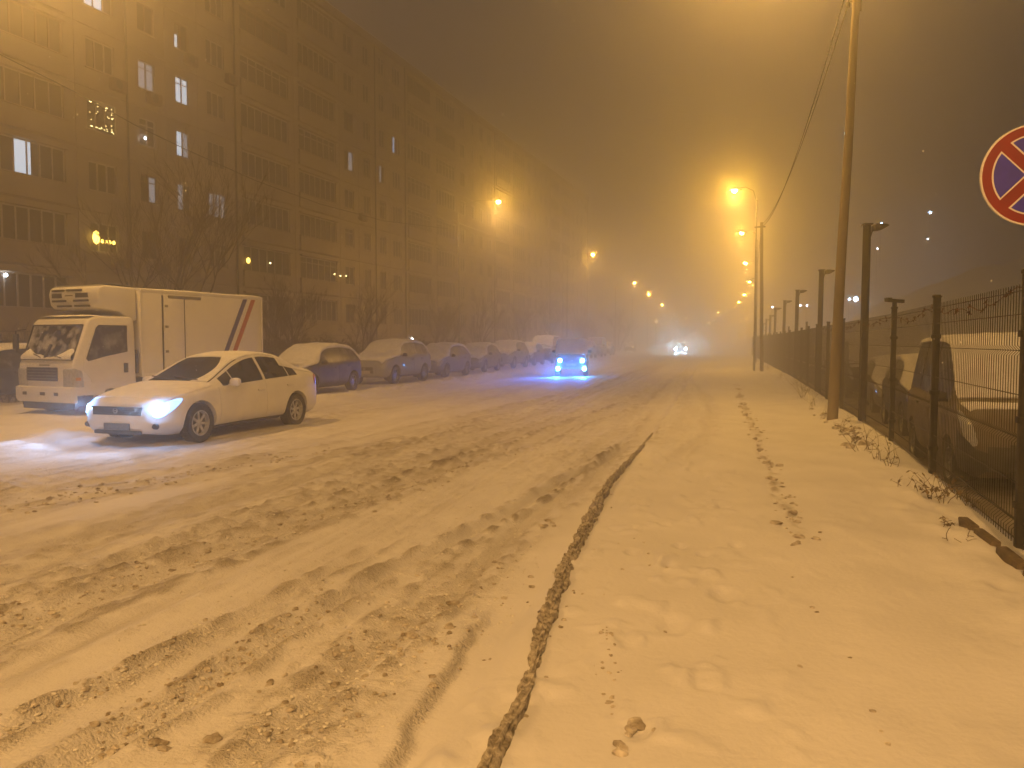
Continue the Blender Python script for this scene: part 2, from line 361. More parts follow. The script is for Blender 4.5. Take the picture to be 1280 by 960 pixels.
# ------------------------------------------------------------------ dirty ice ridge on the kerb
def ridge():
    pts = [(585, 1040), (622, 945), (650, 890), (664, 850), (676, 812), (690, 768), (702, 735), (716, 703), (728, 678), (741, 652), (752, 625), (766, 604), (782, 585), (800, 565), (815, 545)]
    W = [.045, .050, .044, .034, .060, .066, .064, .072, .074, .070, .055, .042, .036, .032, .015]
    L = [G(*p) for p in pts]; d = [0]
    for i in range(1, len(L)): d.append(d[-1]+(L[i]-L[i-1]).length)
    N = int(d[-1]/.016); rows = []
    for i in range(N+1):
        t = d[-1]*i/N
        x = np.interp(t, d, [p.x for p in L]); y = np.interp(t, d, [p.y for p in L]); wd = np.interp(t, d, W)*.72
        x += vn(np.array([t*3.1]), np.array([2.2]))[0]*.03
        row = []
        gap = .62 if abs(t-d[3]) < .05 else 1
        for k in range(15):
            a = PI*k/14; nn = fbm(np.array([t*9]), np.array([k*.8+3]), 4)[0]; n3 = vn(np.array([t*5]), np.array([7.7]))[0]
            r = max(.014, wd*gap*(1+nn*.8+n3*.35))
            row.append((x+math.cos(a)*r*ct, y-math.cos(a)*r*st, .045+math.sin(a)**.7*r*1.1-(.05 if k in (0, 14) else 0)))
        rows.append(row)
    mb = MB(); mb.grid(rows)
    return mb
tag(obj('ice_ridge', ridge(), M['ice'], smooth=True, angle=50), 'narrow ridge of dirty frozen slush along the buried kerb', kind='structure')

# ------------------------------------------------------------------ clods
def ico():
    bm = bmesh.new(); bmesh.ops.create_icosphere(bm, subdivisions=2, radius=1); v = np.array([p.co[:] for p in bm.verts]); f = np.array([[p.index for p in q.verts] for q in bm.faces]); bm.free(); return v, f
IV, IF = ico()
def lumps(name, pts, material, label, kind='stuff'):
    V_ = []; F_ = []; o = 0; A_ = np.array(pts); uu, vv = UV(A_[:, 0], A_[:, 1]); ZZ = height(uu, vv)[0]
    for (x, y, r, fl), gz in zip(pts, ZZ):
        k = 1+rng.normal(0, .16, (len(IV), 1)); R = Euler((rng.random()*6, rng.random()*6, rng.random()*6)).to_matrix()
        v = (IV*k)@np.array(R); v = v*np.array([rng.uniform(.7, 1.5), rng.uniform(.7, 1.4), fl])*r
        a = rng.random()*6; ca, sa = math.cos(a), math.sin(a)
        v = np.stack([v[:, 0]*ca-v[:, 1]*sa, v[:, 0]*sa+v[:, 1]*ca, v[:, 2]], -1)
        v += np.array([x, y, gz+r*fl*.2]); V_.append(v); F_.append(IF+o); o += len(v)
    V_ = np.concatenate(V_); F_ = np.concatenate(F_)
    me = bpy.data.meshes.new(name); me.from_pydata(V_.tolist(), [], F_.tolist()); me.materials.append(material)
    me.shade_smooth(); me.set_sharp_from_angle(angle=math.radians(40))
    return tag(link(name, me), label, kind=kind)
pts = []
def spray(px0, py0, px1, py1, wpx, n, r0, r1):
    for _ in range(n):
        t = rng.random(); px = px0+(px1-px0)*t+rng.normal(0, wpx); py = py0+(py1-py0)*t+rng.normal(0, wpx*.5)
        p = G(px, py); pts.append((p.x, p.y, rng.uniform(r0, r1)**1*rng.uniform(.6, 1), rng.uniform(.45, .8)))
spray(330, 950, 560, 760, 45, 110, .006, .022)
spray(430, 850, 640, 700, 30, 90, .005, .020)
spray(120, 930, 420, 750, 14, 160, .006, .020)
spray(10, 905, 240, 805, 10, 80, .006, .018)
spray(0, 775, 640, 560, 12, 220, .008, .022)
spray(640, 560, 440, 640, 10, 60, .01, .028)
spray(0, 640, 420, 560, 8, 160, .01, .03)
spray(757, 800, 762, 900, 9, 34, .005, .013)
spray(680, 820, 800, 640, 25, 20, .005, .014)
NCR = len(pts)
for (px, py, r) in [(664, 722, .018), (565, 762, .030), (558, 790, .024), (514, 805, .026), (340, 858, .022), (808, 700, .016), (837, 716, .02), (1013, 768, .020), (1020, 772, .014), (998, 846, .014), (1090, 905, .016), (1062, 832, .013), (1100, 930, .016), (1108, 945, .012), (792, 922, .03), (812, 934, .018), (788, 930, .018), (684, 858, .016), (660, 905, .016), (706, 796, .014), (255, 775, .018), (345, 792, .014), (1180, 660, .03), (1208, 680, .02), (830, 795, .012), (995, 690, .025), (990, 728, .014), (778, 950, .03), (690, 655, .03), (682, 660, .03), (600, 795, .01), (530, 905, .01), (265, 930, .03), (200, 940, .03)]:
    for k in range(3 if r > .02 else 1):
        p = G(px+rng.normal(0, r*130), py+rng.normal(0, r*70)); pts.append((p.x, p.y, r*rng.uniform(.6, 1), rng.uniform(.45, .7)))
for k in range(210):
    v = 6.6+rng.random()**1.3*24; u = .62+.004*v+rng.normal(0, .055)+(.1 if rng.random() < .2 else 0); x, y = XY(u, v); pts.append((x, y, rng.uniform(.012, .045)*(1 if rng.random() < .3 else .6), rng.uniform(.4, .8)))
for (px, py) in [(1055, 548), (1062, 560), (1072, 545), (1048, 540), (1068, 552), (1085, 562), (1030, 528), (1012, 520)]:
    for k in range(3):
        p = G(px+rng.normal(0, 4), py+rng.normal(0, 3)); pts.append((p.x, p.y, rng.uniform(.03, .07), .6))
main_pts = pts; pts = []
for (a_, b_, c_, d_, w_, n_) in [(0, 790, 640, 560, 14, 700), (0, 918, 330, 765, 12, 300), (100, 952, 600, 655, 16, 500), (0, 745, 600, 555, 14, 350), (0, 625, 600, 520, 10, 300), (330, 950, 640, 700, 40, 450), (480, 790, 780, 560, 12, 250), (600, 655, 830, 520, 10, 200), (200, 800, 700, 600, 60, 350)]:
    spray(a_, b_, c_, d_, w_, n_, .004, .013)
IV0, IF0 = IV, IF
bm = bmesh.new(); bmesh.ops.create_icosphere(bm, subdivisions=1, radius=1); IV = np.array([p.co[:] for p in bm.verts]); IF = np.array([[p.index for p in q.verts] for q in bm.faces]); bm.free()
lumps('snow_crumbs', pts, M['crumb'], 'small crumbs of churned snow along the tyre ruts')
IV, IF = IV0, IF0; pts = main_pts
lumps('slush_clods', pts, M['clod'], 'dirty slush clods and snow crumbs scattered over road and verge')

# ------------------------------------------------------------------ cars
def catmull(xs, ys, q):
    xs = np.array(xs, float); ys = np.array(ys, float); o = np.argsort(xs); xs = xs[o]; ys = ys[o]
    d = np.diff(ys)/np.diff(xs); mm = np.zeros_like(ys); mm[0] = d[0]; mm[-1] = d[-1]
    for i in range(1, len(xs)-1):
        mm[i] = 0 if d[i-1]*d[i] <= 0 else 2*d[i-1]*d[i]/(d[i-1]+d[i])
    q = np.clip(q, xs[0], xs[-1]); i = np.clip(np.searchsorted(xs, q)-1, 0, len(xs)-2); h = xs[i+1]-xs[i]; t = (q-xs[i])/h
    return (2*t**3-3*t**2+1)*ys[i]+(t**3-2*t**2+t)*h*mm[i]+(-2*t**3+3*t**2)*ys[i+1]+(t**3-t**2)*h*mm[i+1]
class Body:
    KN = [0, .1, .2, .35, .5, .56, .8, .88, 1.]
    def __init__(s, L, top, sh, bot, wid, roof, hump=.05):
        s.L = L; s.k = dict(t=top, s=sh, b=bot, w=wid, r=roof); s.hump = hump
    def par(s, k, x): a = s.k[k]; return float(catmull([p[0] for p in a], [p[1] for p in a], np.array([x]))[0])
    def sec(s, x):
        t, sh, b, w, r = (s.par(k, x) for k in 'tsbwr')
        r = min(r, w*.93); g = sstep(np.array([t-sh]), .05, .3)[0]
        dz = .05*g+.02
        ys = [0, .78*w, .955*w, w, .975*w, .94*w, r, .82*r, 0]
        zs = [b, b, b+.10, b+.42*(sh-b), sh-.06, sh, max(sh+.004, t-dz), max(sh+.008, t-dz*.35), t]
        return ys, zs
    def pt(s, x, q):
        key = round(x, 4)
        if not hasattr(s, 'c'): s.c = {}
        if key not in s.c: s.c[key] = s.sec(x)
        ys, zs = s.c[key]
        qq = np.array([q]); return Vector((x, float(catmull(s.KN, ys, qq)[0]) if q > .1 else float(np.interp(q, s.KN, ys)), float(np.interp(q, s.KN, zs)) if (q < .2 or .56 < q < .8) else float(catmull(s.KN, zs, qq)[0])))
    def nrm(s, x, q):
        e = .012
        a = s.pt(min(x+e, s.L/2), q)-s.pt(max(x-e, -s.L/2), q); b = s.pt(x, min(q+e, 1))-s.pt(x, max(q-e, 0))
        n = a.cross(b)
        if q >= .995: n.y = 0
        n.normalize(); p = s.pt(x, q)
        if n.dot(Vector((0, p.y, p.z-.5))) < 0: n = -n
        return n
    def mesh(s):
        L = s.L; N = 84
        xs = [L/2*math.copysign(1-(1-abs(t))**1.35, t) for t in np.linspace(-1, 1, N)]
        qs = [0, .05, .1, .15, .2, .27, .35, .42, .46, .5, .53, .56, .62, .68, .74, .8, .84, .88, .92, .96, 1]
        vs = []; ring = 2*len(qs)-2
        for x in xs:
            h = [s.pt(x, q) for q in qs]; row = h+[Vector((p.x, -p.y, p.z)) for p in h[-2:0:-1]]; vs += row
        fs = []
        for i in range(N-1):
            for k in range(ring): a = i*ring+k; b = i*ring+(k+1) % ring; fs.append((a, b, b+ring, a+ring))
        fs.append(tuple(range(ring))); fs.append(tuple(range(N*ring-1, (N-1)*ring-1, -1)))
        mb = MB(); mb.add(vs, fs); return mb
    def patch(s, x0, x1, q0, q1, off, sides=(1,), nx=14, nq=8, thick=.012, noise=0, rnd=0, full=False):
        """piece of skin proud of the body; q0, q1 numbers or functions of x"""
        mb = MB(); f0 = q0 if callable(q0) else (lambda x: q0); f1 = q1 if callable(q1) else (lambda x: q1)
        rn = np.random.default_rng(int(abs(x0*1000)+abs(x1*77)))
        ox, oy = rn.random()*50, rn.random()*50
        for sd in sides:
            rows = []; base = []
            for i in range(nx+1):
                x = x0+(x1-x0)*i/nx; e = 0
                if rnd:
                    d = min(abs(x-x0), abs(x1-x))/rnd
                    if d < 1: e = 1-math.sqrt(max(0, 1-(1-d)**2))
                a, b_ = f0(x), f1(x)
                if full: qs = [(1, a+(1-a)*j/nq) for j in range(nq+1)]+[(-1, 1-(1-a)*j/nq) for j in range(1, nq+1)]
                else:
                    mid = (a+b_)/2; hh = (b_-a)/2*(1-e*.8); qs = [(sd, mid-hh+2*hh*j/nq) for j in range(nq+1)]
                r, bs = [], []
                for j, (g, q_) in enumerate(qs):
                    p = s.pt(x, q_); n_ = s.nrm(x, q_); k = off
                    if noise: k += noise*float(fbm(np.array([x*3+ox]), np.array([p.y*g*3+oy]), 3)[0])
                    edge = i in (0, nx) or j in (0, len(qs)-1)
                    if noise and edge: k *= .5
                    a_ = p+n_*k; c_ = p+n_*(off-thick if not noise else -.01)
                    r.append((a_.x, a_.y*g, a_.z)); bs.append((c_.x, c_.y*g, c_.z))
                rows.append(r); base.append(bs)
            mb.grid(rows)
            m_ = len(rows[0])-1
            for (i0, j0, i1, j1) in [(0, 0, 0, m_), (nx, 0, nx, m_)]:
                mb.grid([rows[i0], base[i0]])
            mb.grid([[r[0] for r in rows], [r[0] for r in base]]); mb.grid([[r[m_] for r in rows], [r[m_] for r in base]])
        return mb
BODY = {
 'sedan': dict(L=4.5, wb=(1.38, -1.30), r=.315,
   top=[(2.25, .60), (2.2, .68), (2.0, .765), (1.6, .86), (1.2, .935), (1.0, .965), (.6, 1.15), (.2, 1.325), (-.1, 1.405), (-.5, 1.44), (-.95, 1.405), (-1.35, 1.28), (-1.7, 1.13), (-1.95, 1.08), (-2.15, 1.05), (-2.25, .93)],
   sh=[(2.25, .56), (2.0, .69), (1.6, .775), (1.0, .865), (0, .90), (-1, .95), (-1.7, .985), (-2.1, .98), (-2.25, .86)],
   bot=[(2.25, .30), (2.17, .21), (1.8, .17), (0, .2), (-1.9, .2), (-2.2, .28), (-2.25, .36)],
   wid=[(2.25, .50), (2.21, .63), (2.1, .74), (1.85, .83), (1.4, .872), (0, .88), (-1.5, .87), (-2.0, .82), (-2.2, .70), (-2.25, .60)],
   roof=[(2.25, .4), (2.0, .60), (1.3, .70), (1.0, .70), (.6, .645), (.2, .60), (-.5, .565), (-1.2, .57), (-1.7, .62), (-2.1, .62), (-2.25, .5)]),
 'hatch': dict(L=4.1, wb=(1.27, -1.25), r=.31,
   top=[(2.05, .64), (1.98, .76), (1.7, .88), (1.3, .97), (1.1, 1.0), (.65, 1.26), (.3, 1.43), (0, 1.49), (-.6, 1.51), (-1.3, 1.46), (-1.6, 1.38), (-1.85, 1.18), (-1.98, .98), (-2.05, .8)],
   sh=[(2.05, .6), (1.8, .76), (1.1, .90), (0, .93), (-1.2, 1.0), (-1.8, 1.02), (-2.05, .76)],
   bot=[(2.05, .32), (1.9, .22), (0, .2), (-1.8, .23), (-2.05, .34)],
   wid=[(2.05, .48), (2.0, .62), (1.85, .75), (1.5, .82), (0, .845), (-1.5, .83), (-1.9, .75), (-2.05, .6)],
   roof=[(2.05, .4), (1.8, .60), (1.1, .68), (.6, .63), (.2, .60), (-.6, .58), (-1.4, .57), (-1.85, .60), (-2.05, .5)]),
 'crossover': dict(L=4.4, wb=(1.34, -1.30), r=.35,
   top=[(2.2, .74), (2.13, .90), (1.8, 1.02), (1.3, 1.08), (1.1, 1.11), (.7, 1.38), (.4, 1.57), (.1, 1.64), (-.6, 1.66), (-1.5, 1.60), (-1.8, 1.48), (-2.05, 1.15), (-2.2, .85)],
   sh=[(2.2, .7), (1.9, .9), (1.1, 1.03), (0, 1.06), (-1.5, 1.1), (-2.0, 1.08), (-2.2, .8)],
   bot=[(2.2, .36), (2.0, .28), (0, .27), (-1.9, .28), (-2.2, .38)],
   wid=[(2.2, .55), (2.14, .70), (1.95, .82), (1.5, .88), (0, .90), (-1.5, .89), (-2.05, .82), (-2.2, .7)],
   roof=[(2.2, .45), (1.9, .68), (1.1, .74), (.6, .69), (.2, .66), (-.6, .64), (-1.5, .63), (-2.0, .66), (-2.2, .55)]),
 'van': dict(L=4.6, wb=(1.45, -1.35), r=.34,
   top=[(2.3, .80), (2.24, 1.02), (2.0, 1.13), (1.75, 1.18), (1.55, 1.24), (1.15, 1.66), (.85, 1.93), (.6, 2.01), (0, 2.05), (-1.6, 2.03), (-1.95, 1.95), (-2.2, 1.5), (-2.3, 1.0)],
   sh=[(2.3, .72), (2.1, .98), (1.6, 1.13), (0, 1.16), (-2.0, 1.16), (-2.3, .9)],
   bot=[(2.3, .38), (2.1, .26), (0, .25), (-2.0, .27), (-2.3, .38)],
   wid=[(2.3, .58), (2.24, .74), (2.05, .84), (1.6, .90), (0, .92), (-1.8, .91), (-2.2, .84), (-2.3, .72)],
   roof=[(2.3, .5), (2.0, .72), (1.5, .80), (1.0, .76), (.5, .73), (-.6, .72), (-1.9, .71), (-2.3, .6)]),
 'jeep': dict(L=3.6, wb=(1.2, -1.1), r=.35,
   top=[(1.8, .92), (1.76, 1.03), (1.5, 1.08), (.9, 1.12), (.78, 1.15), (.62, 1.4), (.48, 1.64), (.3, 1.70), (0, 1.72), (-1.4, 1.71), (-1.65, 1.66), (-1.75, 1.3), (-1.8, .9)],
   sh=[(1.8, .86), (1.5, 1.0), (.8, 1.06), (0, 1.08), (-1.6, 1.08), (-1.8, .86)],
   bot=[(1.8, .40), (1.6, .33), (0, .32), (-1.6, .33), (-1.8, .42)],
   wid=[(1.8, .64), (1.77, .70), (1.65, .75), (1.3, .78), (0, .79), (-1.5, .78), (-1.72, .74), (-1.8, .68)],
   roof=[(1.8, .55), (1.5, .66), (.8, .68), (.4, .66), (-.6, .65), (-1.6, .65), (-1.8, .6)]),
}
CACHE = {}
def wheel_meshes(r, wdt, mat_rim, spokes=7):
    key = ('wheel', r, wdt, mat_rim.name)
    if key in CACHE: return CACHE[key]
    t = MB(); h = wdt/2; ri = r*.66
    prof = [(ri, -h*.85), (r*.78, -h), (r*.93, -h), (r, -h*.72), (r, h*.72), (r*.93, h), (r*.78, h), (ri, h*.85), (ri*.97, 0), (ri, -h*.85)]
    t.lathe(prof, n=36)
    for k in range(36):                              # tread blocks
        a = 2*PI*k/36
        for sy in (-.5, .5): t.box((math.cos(a)*r, sy*h*.9, math.sin(a)*r), (.010, h*.75, .030), rot=(0, -a, 0))
    m = MB(); m.lathe([(ri*1.0, h*.86), (ri*.92, h*.9), (ri*.88, h*.5), (ri*.86, -h*.5)], n=32)
    m.lathe([(0.001, h*.62), (ri*.22, h*.60), (ri*.24, h*.3)], n=16)
    for k in range(spokes):
        a = 2*PI*k/spokes; m.box((math.cos(a)*ri*.55, h*.5, math.sin(a)*ri*.55), (ri*.72, .02, ri*.19), rot=(0, -a, 0), taper=.8)
    d = MB(); d.lathe([(0.001, 0), (ri*.87, 0)], n=24)
    CACHE[key] = (t.mesh('tyre', M['rubber'], smooth=True, angle=45), m.mesh('rim', mat_rim, smooth=True, angle=35), d.mesh('brake_disc', M['plastic']))
    return CACHE[key]
def car_parts(kind):
    if kind in CACHE: return CACHE[kind]
    s = BODY[kind]; B = Body(s['L'], s['top'], s['sh'], s['bot'], s['wid'], s['roof']); L2 = s['L']/2; fr, rr = s['wb']; R = s['r']
    res = {}
    base = link('tmp', B.mesh().mesh('tmp', M['plastic']))
    cuts = []
    for x in (fr, rr):
        for sd in (-1, 1):
            c = MB(); c.lathe([(0.0005, -.17), (R+.055, -.17), (R+.055, .17), (0.0005, .17)], n=40)
            o = link('cut', c.mesh('cut', M['plastic']), loc=(x, sd*(B.par('w', x)-.03), R)); cuts.append(o)
            bmx = bmesh.new(); bmx.from_mesh(o.data); bmesh.ops.remove_doubles(bmx, verts=bmx.verts, dist=.002); bmesh.ops.recalc_face_normals(bmx, faces=bmx.faces); bmx.to_mesh(o.data); bmx.free()
            md = base.modifiers.new('b', 'BOOLEAN'); md.operation = 'DIFFERENCE'; md.object = o; md.solver = 'EXACT'
    dg = bpy.context.evaluated_depsgraph_get(); dg.update()
    me = bpy.data.meshes.new_from_object(base.evaluated_get(dg)); me.name = 'body_'+kind
    me.shade_smooth(); me.set_sharp_from_angle(angle=math.radians(38))
    for o in cuts+[base]:
        d = o.data; bpy.data.objects.remove(o)
    res['body'] = me; res['B'] = B
    # greenhouse limits
    tp = s['top']; cowl = {'sedan': 1.0, 'hatch': 1.1, 'crossover': 1.1, 'van': 1.55, 'jeep': .78}[kind]
    rf = {'sedan': .12, 'hatch': .22, 'crossover': .32, 'van': .78, 'jeep': .46}[kind]
    rb = {'sedan': -1.0, 'hatch': -1.45, 'crossover': -1.6, 'van': -1.9, 'jeep': -1.6}[kind]
    re = {'sedan': -1.62, 'hatch': -1.88, 'crossover': -1.98, 'van': -2.15, 'jeep': -1.74}[kind]
    res['dims'] = (cowl, rf, rb, re)
    res['windscreen'] = B.patch(rf, cowl-.03, .835, 1, .006, full=True, nx=14, nq=8).mesh('windscreen', M['glass'], smooth=True)
    res['rear_window'] = B.patch(re, rb, .835, 1, .006, full=True, nx=10, nq=8).mesh('rear_window', M['glass'], smooth=True)
    bp_ = (rf+rb)/2-.02
    def lo(x): return .575
    def hi(x): return .79
    x_front = {'sedan': .78, 'hatch': .86, 'crossover': .85, 'van': 1.28, 'jeep': .55}[kind]
    x_back = {'sedan': -1.38, 'hatch': -1.55, 'crossover': -1.7, 'van': -1.95, 'jeep': -1.55}[kind]
    res['side_windows'] = []
    segs = {'sedan': [(x_front, .50), (.47, -.30), (-.38, -1.08), (-1.12, x_back)], 'hatch': [(x_front, bp_+.05), (bp_-.05, -1.1), (-1.18, x_back)], 'crossover': [(x_front, bp_+.1), (bp_-.02, -1.15), (-1.22, x_back)],
            'van': [(x_front, .15), (.05, -.9), (-1.0, x_back)], 'jeep': [(x_front, -.35), (-.45, x_back)]}[kind]
    for (a, b_) in segs:
        for sd in (1, -1): res['side_windows'].append(B.patch(b_, a, lo, hi, .005, sides=(sd,), nx=10, nq=5).mesh('side_window', M['glass'], smooth=True))
    doors = {'sedan': [(.92, -.33), (-.345, -1.22)], 'hatch': [(.95, -.25), (-.27, -1.1)], 'crossover': [(.98, -.25), (-.27, -1.15)], 'van': [(1.35, .12), (.10, -1.0)], 'jeep': [(.68, -.4)]}[kind]
    res['doors'] = []
    for (a, b_) in doors:
        def lowq(x):
            q_ = .17
            for xw in (fr, rr):
                ra = R+.085; dx = abs(x-xw)
                if dx < ra:
                    zm = R+math.sqrt(ra*ra-dx*dx)
                    while q_ < .54 and B.pt(x, q_).z < zm: q_ += .01
            return q_
        for sd in (1, -1):
            dm = B.patch(b_, a, lowq, .555, .006, sides=(sd,), nx=16, nq=10).mesh('door', M['plastic'], smooth=True)
            hb = MB(); p = B.pt(b_+.16, .47); hb.box((p.x, sd*(p.y+.022), p.z-.02), (.19, .028, .032)); hb.box((p.x, sd*(p.y+.004), p.z-.025), (.15, .02, .055))
            res['doors'].append((dm, hb.mesh('door_handle', M['plastic'], bevel=.006)))
    res['mirror'] = []
    for sd in (1, -1):
        mb = MB(); p = B.pt(x_front-.16, .57)
        mb.lathe([(0.01, -.10), (.06, -.085), (.085, -.03), (.088, .04), (.07, .09), (.02, .105)], n=14)
        mb.v = [(p.x+v[0]*.65, sd*(p.y+.11)+v[1], p.z+.055+v[2]*.85) for v in mb.v]
        mb.box((p.x, sd*(p.y+.01), p.z+.005), (.07, .14, .035))
        res['mirror'].append(mb.mesh('mirror', M['plastic'], smooth=True, angle=50))
    CACHE[kind] = res; return res
def pobj(key, name, fn, m_, parent=None, smooth=True, angle=35):
    if key not in CACHE: CACHE[key] = fn().mesh(name, m_, smooth=smooth, angle=angle)
    o = link(name, CACHE[key], parent); setmat(o, m_); return o
def make_car(name, kind, loc, rz, pnt, label, cat='car', group=None, snow='full', lights=None, rim='rim', tilt=0, handle=None, plate=True, frosted=False):
    r = car_parts(kind); s = BODY[kind]; B = r['B']; fr, rr = s['wb']; R = s['r']; L2 = s['L']/2
    root = empty(name, loc, rz, label, cat, group)
    bo = link('body', r['body'], root); setmat(bo, pnt)
    # dark underbody so no hollow is seen
    cowl, rf, rb, re = r['dims']
    ws = link('windscreen', r['windscreen'], root)
    rw = link('rear_window', r['rear_window'], root)
    for k, w_ in enumerate(r['side_windows']):
        o = link('side_window', w_, root)
        if frosted: setmat(o, M['frost_side'])
    for k, (d, h) in enumerate(r['doors']):
        o = link('door', d, root); setmat(o, pnt); ho = link('door_handle', h, o)
        if handle: setmat(ho, handle)
    for mm_ in r['mirror']:
        o = link('mirror', mm_, root); setmat(o, pnt if kind == 'sedan' else M['plastic'])
    ty, rm, ds = wheel_meshes(R, .205, M[rim])
    for x in (fr, rr):
        for sd in (1, -1):
            wh = link('wheel', ty, root, (x, sd*(B.par('w', x)-.115), R), (0, random.random(), 0 if sd > 0 else PI))
            link('rim', rm, wh); link('brake_disc', ds, wh, (0, .02, 0))
    # front face: lamps, grille, plate, lower intake
    zt = B.par('t', L2); zb = B.par('b', L2)
    for sd in (1, -1):
        q0, q1 = (.40, .555)
        a0, a1 = L2-.50, L2-.05
        o = pobj((kind, 'hl', sd), 'headlight', lambda: B.patch(a0, a1, (lambda x: .50-.11*(x-a0)/(a1-a0)), .565, .008, sides=(sd,), nx=12, nq=6, rnd=.16), M['headlight_halo'] if lights == 'sedan' else M['lamp_glass'], root)
        if lights:
            c = MB(); x = L2-.20 if kind == 'sedan' else L2-.06; p = B.pt(x, .47)
            bm_ = B.patch(L2-.24, L2-.08, (lambda x: .445), .53, .02, sides=(sd,), nx=8, nq=5, rnd=.08)
            obj('bulb', bm_, M['headlight'] if lights == 'sedan' else M['blueglow'], o, smooth=True)
    w0 = B.par('w', L2-.02)
    g = MB(); zc = (zt+zb)/2
    gx = L2-.035
    if kind == 'sedan':
        for k in range(3): g.box((L2+.004, 0, .585-.034*k), (.035, .92-.06*k, .011))
        g.box((L2-.01, 0, .55), (.03, .95, .115))
        g.box((L2+.012, 0, .615), (.03, .98, .02))
        em = MB(); em.lathe([(.045, 0), (.05, .012), (.038, .014), (.036, 0)], n=20, axis='y'); em.v = [(L2+.022+v[1], v[0]*1.0, .565+v[2]*.8) for v in em.v]; em.box((L2+.03, .0, .565), (.01, .05, .012)); em.box((L2+.03, .026, .565), (.01, .012, .05)); em.box((L2+.03, -.026, .565), (.01, .012, .05))
        gobj = obj('grille', g, M['plastic'], root); obj('badge', em, M['chrome'], gobj)
        p = MB(); p.box((L2+.012, 0, .315), (.02, .50, .105)); obj('number_plate', p, M['plate'], root, bevel=.004)
        p = MB(); p.box((L2-.01, 0, .225), (.05, .9, .06)); obj('air_intake', p, M['plastic'], root, bevel=.01)
        for sd in (1, -1):
            p = MB(); p.lathe([(0.001, .03), (.05, .02), (.062, -.02)], n=16); p.v = [(L2-.075+v[1], sd*.66+v[0], .33+v[2]*.8) for v in p.v]; obj('fog_lamp', p, M['plastic'], root, smooth=True)
            pass
        # wipers
        wp = MB(); a = B.pt(cowl-.04, 1.0); 
        for y0, y1 in ((.45, -.12), (-.10, -.60)):
            pA = Vector((cowl-.02, y0, B.par('t', cowl-.02)+.02)); pB = Vector((cowl-.14, y1, B.par('t', cowl-.14)+.02)); wp.tube([pA, pB], .010, 5)
        obj('wiper', wp, M['plastic'], root)
    else:
        g.box((L2-.005, 0, zb+.64*(zt-zb)), (.04, w0*1.15, .12))
        for k in range(2): g.box((L2+.01, 0, zb+(.58+.12*k)*(zt-zb)), (.035, w0*1.1, .014))
        g.box((L2-.005, 0, zb+.12), (.04, w0*1.2, .09)); go = obj('grille', g, M['plastic'], root)
        b_ = MB(); b_.lathe([(0.001, .02), (.05, .012), (.06, 0)], n=18); b_.v = [(L2+.012+v[1], v[0]*1.25, zb+.64*(zt-zb)+v[2]) for v in b_.v]; obj('badge', b_, M['chrome'], go, smooth=True)
        p = MB(); p.box((L2+.012, 0, zb+.30*(zt-zb)), (.02, .48, .105)); obj('number_plate', p, M['frame_white'], root, bevel=.004)
    for sd in (1, -1):
        pobj((kind, 'tl', sd), 'tail_light', lambda: B.patch(-L2+.04, -L2+.30, .44, .555, .008, sides=(sd,), nx=8, nq=5, rnd=.06), M['redlens'], root)
    # rocker strip
    for sd in (1, -1):
        pobj((kind, 'sill', sd), 'sill', lambda: B.patch(rr+R+.08, fr-R-.08, .1, .155, .012, sides=(sd,), nx=10, nq=3), M['plastic'], root)
    if kind == 'van':
        [pobj((kind, 'bump', sd), 'bumper_corner', lambda: B.patch(L2-.42, L2-.01, .12, .43, .012, sides=(sd,), nx=10, nq=8), M['plastic'], root) for sd in (1, -1)]
        fb = MB(); fb.box((L2+.004, 0, (zb+zt)/2-.07), (.02, w0*1.9, (zt-zb)*.75)); obj('bumper', fb, M['plastic'], root, bevel=.006)
    if kind == 'van':
        pobj((kind, 'snow'), 'snow_cover', lambda: B.patch(-L2+.10, cowl-.0, lambda x: .80, 1, .055, full=True, nx=44, nq=12, noise=.04), M['car_snow'], root, angle=80)
        pobj((kind, 'snow2'), 'snow_cover', lambda: B.patch(cowl+.16, L2-.30, .74, 1, .02, full=True, nx=12, nq=12, noise=.03), M['car_snow'], root, angle=80)
        pobj((kind, 'wip'), 'wiper', lambda: MB().tube([Vector((cowl+.06, .62, B.par('t', cowl+.06)+.06)), Vector((cowl-.10, -.05, B.par('t', cowl-.1)+.10))], .018, 5), M['plastic'], root)
    elif snow == 'full':
        def q0(x):
            k = float(sstep(np.array([cowl-.1-x]), 0, .5)[0]); kb = float(sstep(np.array([x-re]), -.1, .3)[0]); return .60+.19*k*kb
        pobj((kind, 'snow'), 'snow_cover', lambda: B.patch(-L2+.10, L2-.10, q0, 1, .065, full=True, nx=50, nq=12, noise=.05), M['car_snow'], root, angle=80)
    elif snow == 'dust':
        def q0(x):
            k = float(sstep(np.array([cowl-.1-x]), 0, .5)[0]); kb = float(sstep(np.array([x-re]), -.1, .3)[0]); return .60+.19*k*kb
        obj('snow_cover', B.patch(rb-.02, rf-.02, .83, 1, .022, full=True, nx=24, nq=10, noise=.014), M['car_snow'], root, smooth=True, angle=80)
        obj('snow_cover', B.patch(cowl+.02, L2-.22, .66, 1, .015, full=True, nx=24, nq=10, noise=.012), M['car_snow'], root, smooth=True, angle=80)
        # snow left at the edge of the swept arc on the glass
        def arc(x):
            t = (x-rf)/(cowl-rf); return .845+.0*t
        def inner(x):
            t = (x-rf)/(cowl-rf); return .945-.04*math.sin(PI*min(1, max(0, t)))
        obj('snow_cover', B.patch(rf-.02, cowl-.01, arc, inner, .022, sides=(1,), nx=18, nq=6, noise=.008), M['car_snow'], root, smooth=True, angle=80)
        obj('snow_cover', B.patch(rf-.02, cowl-.01, .84, .875, .02, sides=(-1,), nx=14, nq=4, noise=.008), M['car_snow'], root, smooth=True, angle=80)
